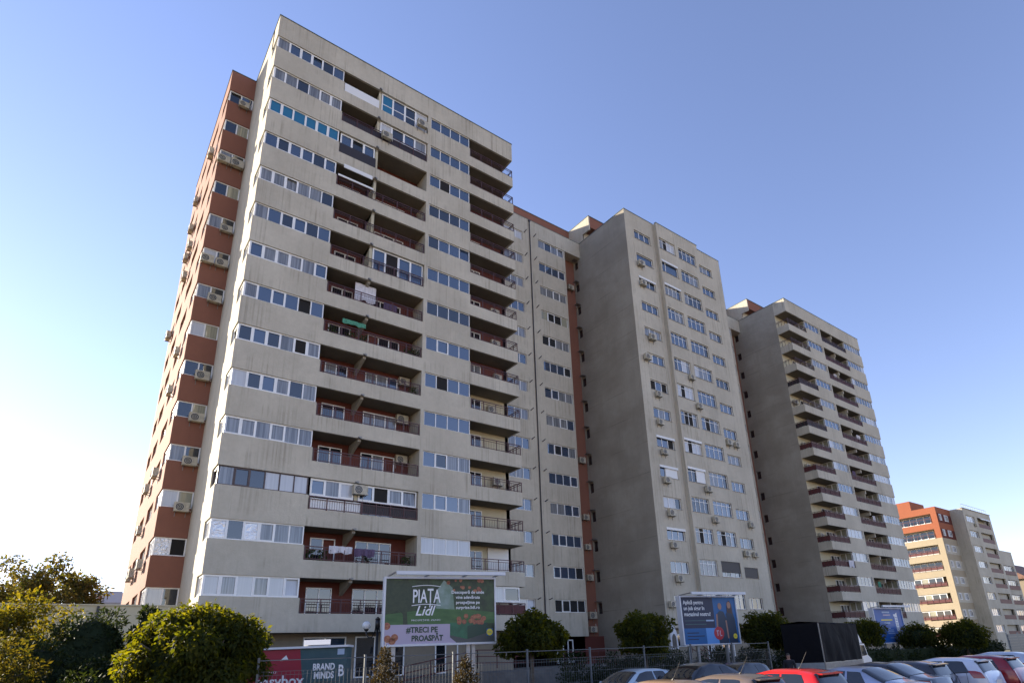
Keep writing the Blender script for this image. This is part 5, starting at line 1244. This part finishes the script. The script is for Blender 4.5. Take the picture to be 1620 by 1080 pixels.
b.quad((0, 0, 1.15), (0, 0, 3.32), (0, 2.2, 3.32), (0, 2.2, 1.15)); b.quad((6.4, 0, 1.15), (6.4, 2.2, 1.15), (6.4, 2.2, 3.3), (6.4, 0, 3.3)); b.quad((0, 0, 1.15), (0, 2.2, 1.15), (6.4, 2.2, 1.15), (6.4, 0, 1.15))
b.obj('tarpaulin', M['tarp'], tt)
m = MB(); m.box(-.03, .03, -.05, .0, .75, 3.3); m.obj('corner_post', M['bracket'], tt)
m = MB(); m.box(0, 6.4, -.04, .0, .78, 1.14); m.box(-.04, 0, 0, 2.2, .78, 1.14); m.obj('dropside', M['galv'], tt)
m = MB()
for i in range(34): m.box(.1+i*.18, .13+i*.18, -.055, -.04, .82, 1.10)
m.obj('dropside_rib', M['bracket'], tt)
b = MB(); prof = [(6.55, .5), (8.4, .5), (8.45, 1.1), (7.9, 1.35), (7.55, 2.05), (6.55, 2.1)]
for yy in (.1, 2.1): b.poly([(x, yy, z) for x, z in (prof if yy < 1 else prof[::-1])])
for (x0_, z0_), (x1_, z1_) in zip(prof, prof[1:]+prof[:1]): b.quad((x0_, .1, z0_), (x0_, 2.1, z0_), (x1_, 2.1, z1_), (x1_, .1, z1_))
b.obj('cab', M['white'], tt)
b = MB(); pr = [(6.55, 2.1), (7.5, 2.12), (7.1, 2.6), (6.6, 3.15)]
for yy in (.2, 2.0): b.poly([(x, yy, z) for x, z in (pr if yy < 1 else pr[::-1])])
for (x0_, z0_), (x1_, z1_) in zip(pr, pr[1:]+pr[:1]): b.quad((x0_, .2, z0_), (x0_, 2.0, z0_), (x1_, 2.0, z1_), (x1_, .2, z1_))
b.obj('wind_deflector', M['white'], tt)
b = MB(); b.poly([(6.75, .09, 1.3), (7.75, .09, 1.35), (7.48, .09, 1.95), (6.75, .09, 1.98)]); b.obj('side_window', M['carglass'], tt)
b = MB(); b.quad((7.91, .2, 1.38), (7.91, 2.0, 1.38), (7.57, 2.0, 2.02), (7.57, .2, 2.02)); b.obj('windscreen', M['carglass'], tt)
for x in (1.2, 7.5):
    for yy in (.1, 1.9):
        m = MB(); m.tube([(x, yy-.05, .38), (x, yy+.2, .38)], .38, 20); m.obj('wheel', M['rubber'], tt)
m = MB(); m.box(0, 7.8, .5, 1.7, .5, .75); m.obj('chassis', M['trim'], tt)

# ------------------------------------------------------------------ person by the truck
def person(x, y, rz, label):
    t = thing('person', label, 'person', (x, y, 0), rz)
    def skin_obj(nm, joints, bones, m, root=0, sub=2):
        me = bpy.data.meshes.new(nm); me.from_pydata([j[:3] for j in joints], bones, []); o = bpy.data.objects.new(nm, me); C.objects.link(o)
        md = o.modifiers.new('skin', 'SKIN'); 
        for i, j in enumerate(joints): me.skin_vertices[0].data[i].radius = (j[3], j[4] if len(j) > 4 else j[3])
        me.skin_vertices[0].data[root].use_root = True
        o.modifiers.new('sub', 'SUBSURF').levels = sub; o.modifiers['sub'].render_levels = sub
        dg = bpy.context.evaluated_depsgraph_get(); dg.update(); m2 = bpy.data.meshes.new_from_object(o.evaluated_get(dg)); bpy.data.objects.remove(o)
        m2.materials.clear(); m2.materials.append(m); m2.polygons.foreach_set('use_smooth', [True]*len(m2.polygons)); return place(m2, nm, t)
    J = [(0, 0, .95, .15, .12), (0, 0, 1.12, .14, .11), (0, .01, 1.32, .17, .12), (0, .01, 1.43, .13, .10), (0, 0, 1.51, .06), (0, -.01, 1.60, .075, .09), (0, -.01, 1.68, .08, .10), (0, 0, 1.74, .055, .07),
         (.19, 0, 1.41, .06), (.25, .02, 1.15, .045), (.24, -.10, .93, .035), (-.19, 0, 1.41, .06), (-.25, .02, 1.15, .045), (-.24, -.10, .93, .035),
         (.10, 0, .88, .09), (.11, -.02, .50, .065), (.11, .02, .09, .045), (.11, -.12, .04, .04), (-.10, 0, .88, .09), (-.12, -.02, .50, .065), (-.13, .02, .09, .045), (-.13, -.12, .04, .04)]
    Bn = [(0, 1), (1, 2), (2, 3), (3, 4), (4, 5), (5, 6), (6, 7), (3, 8), (8, 9), (9, 10), (3, 11), (11, 12), (12, 13), (0, 14), (14, 15), (15, 16), (16, 17), (0, 18), (18, 19), (19, 20), (20, 21)]
    skin_obj('body', J, Bn, M['p_skin'])
    cl = [(j[0], j[1], j[2], *(r_*1.16 for r_ in j[3:])) for j in J]
    ix = [0, 1, 2, 3, 8, 9, 11, 12]
    jj = [cl[i] for i in ix]+[(.24, -.08, .97, .045), (-.24, -.08, .97, .045), (0, 0, 1.50, .085)]; jj[4] = (.19, 0, 1.41, .085); jj[6] = (-.19, 0, 1.41, .085); jj[5] = (.25, .02, 1.15, .065); jj[7] = (-.25, .02, 1.15, .065); jj[0] = (0, 0, .90, .19, .15); jj[3] = (0, .01, 1.43, .16, .13)
    skin_obj('jacket', jj, [(0, 1), (1, 2), (2, 3), (3, 4), (4, 5), (3, 6), (6, 7), (5, 8), (7, 9), (3, 10)], mat('dark_jacket', (.015, .016, .02), .9))
    ix = [0, 14, 15, 16, 18, 19, 20]; jj = [cl[i] for i in ix]
    skin_obj('trousers', jj, [(0, 1), (1, 2), (2, 3), (0, 4), (4, 5), (5, 6)], mat('dark_trousers', (.02, .022, .03), .9))
    m = MB(); m.sphere((0, .012, 1.70), .10, 14, 9, (.86, 1.05, .85)); m.obj('hair', mat('dark_hair', (.03, .025, .02), .8), t, True)
    m = MB()
    for sx in (-1, 1): m.sphere((sx*.03, -.098, 1.665), .012, 8, 6)
    m.obj('eyes', M['p_dk'], t); m = MB(); m.sphere((0, -.108, 1.635), .018, 8, 6, (.7, 1, 1.2)); m.sphere((.082, 0, 1.645), .022, 8, 6, (.4, .8, 1.2)); m.sphere((-.082, 0, 1.645), .022, 8, 6, (.4, .8, 1.2)); m.obj('nose_and_ears', M['p_skin'], t, True)
    for s_ in (-1, 1):
        m = MB(); bx, by, bz = s_*.24, -.115, .90; m.sphere((bx, by, bz-.02), .042, 8, 6, (.5, .9, 1.1))
        for i, ln in enumerate((.065, .075, .07, .055)):
            yy = by-.028+i*.019; m.tube([(bx, yy, bz-.055), (bx-s_*.006, yy, bz-.055-ln*.55), (bx-s_*.022, yy, bz-.055-ln)], [.010, .009, .007], 6)
        m.tube([(bx, by-.03, bz-.0), (bx-s_*.01, by-.065, bz-.04), (bx-s_*.015, by-.068, bz-.065)], [.011, .010, .008], 6); m.obj('hand', M['p_skin'], t, True)
    return t
person(28.2, 17.2, math.radians(-60), 'person in dark clothes standing in front of the black tarpaulin truck')
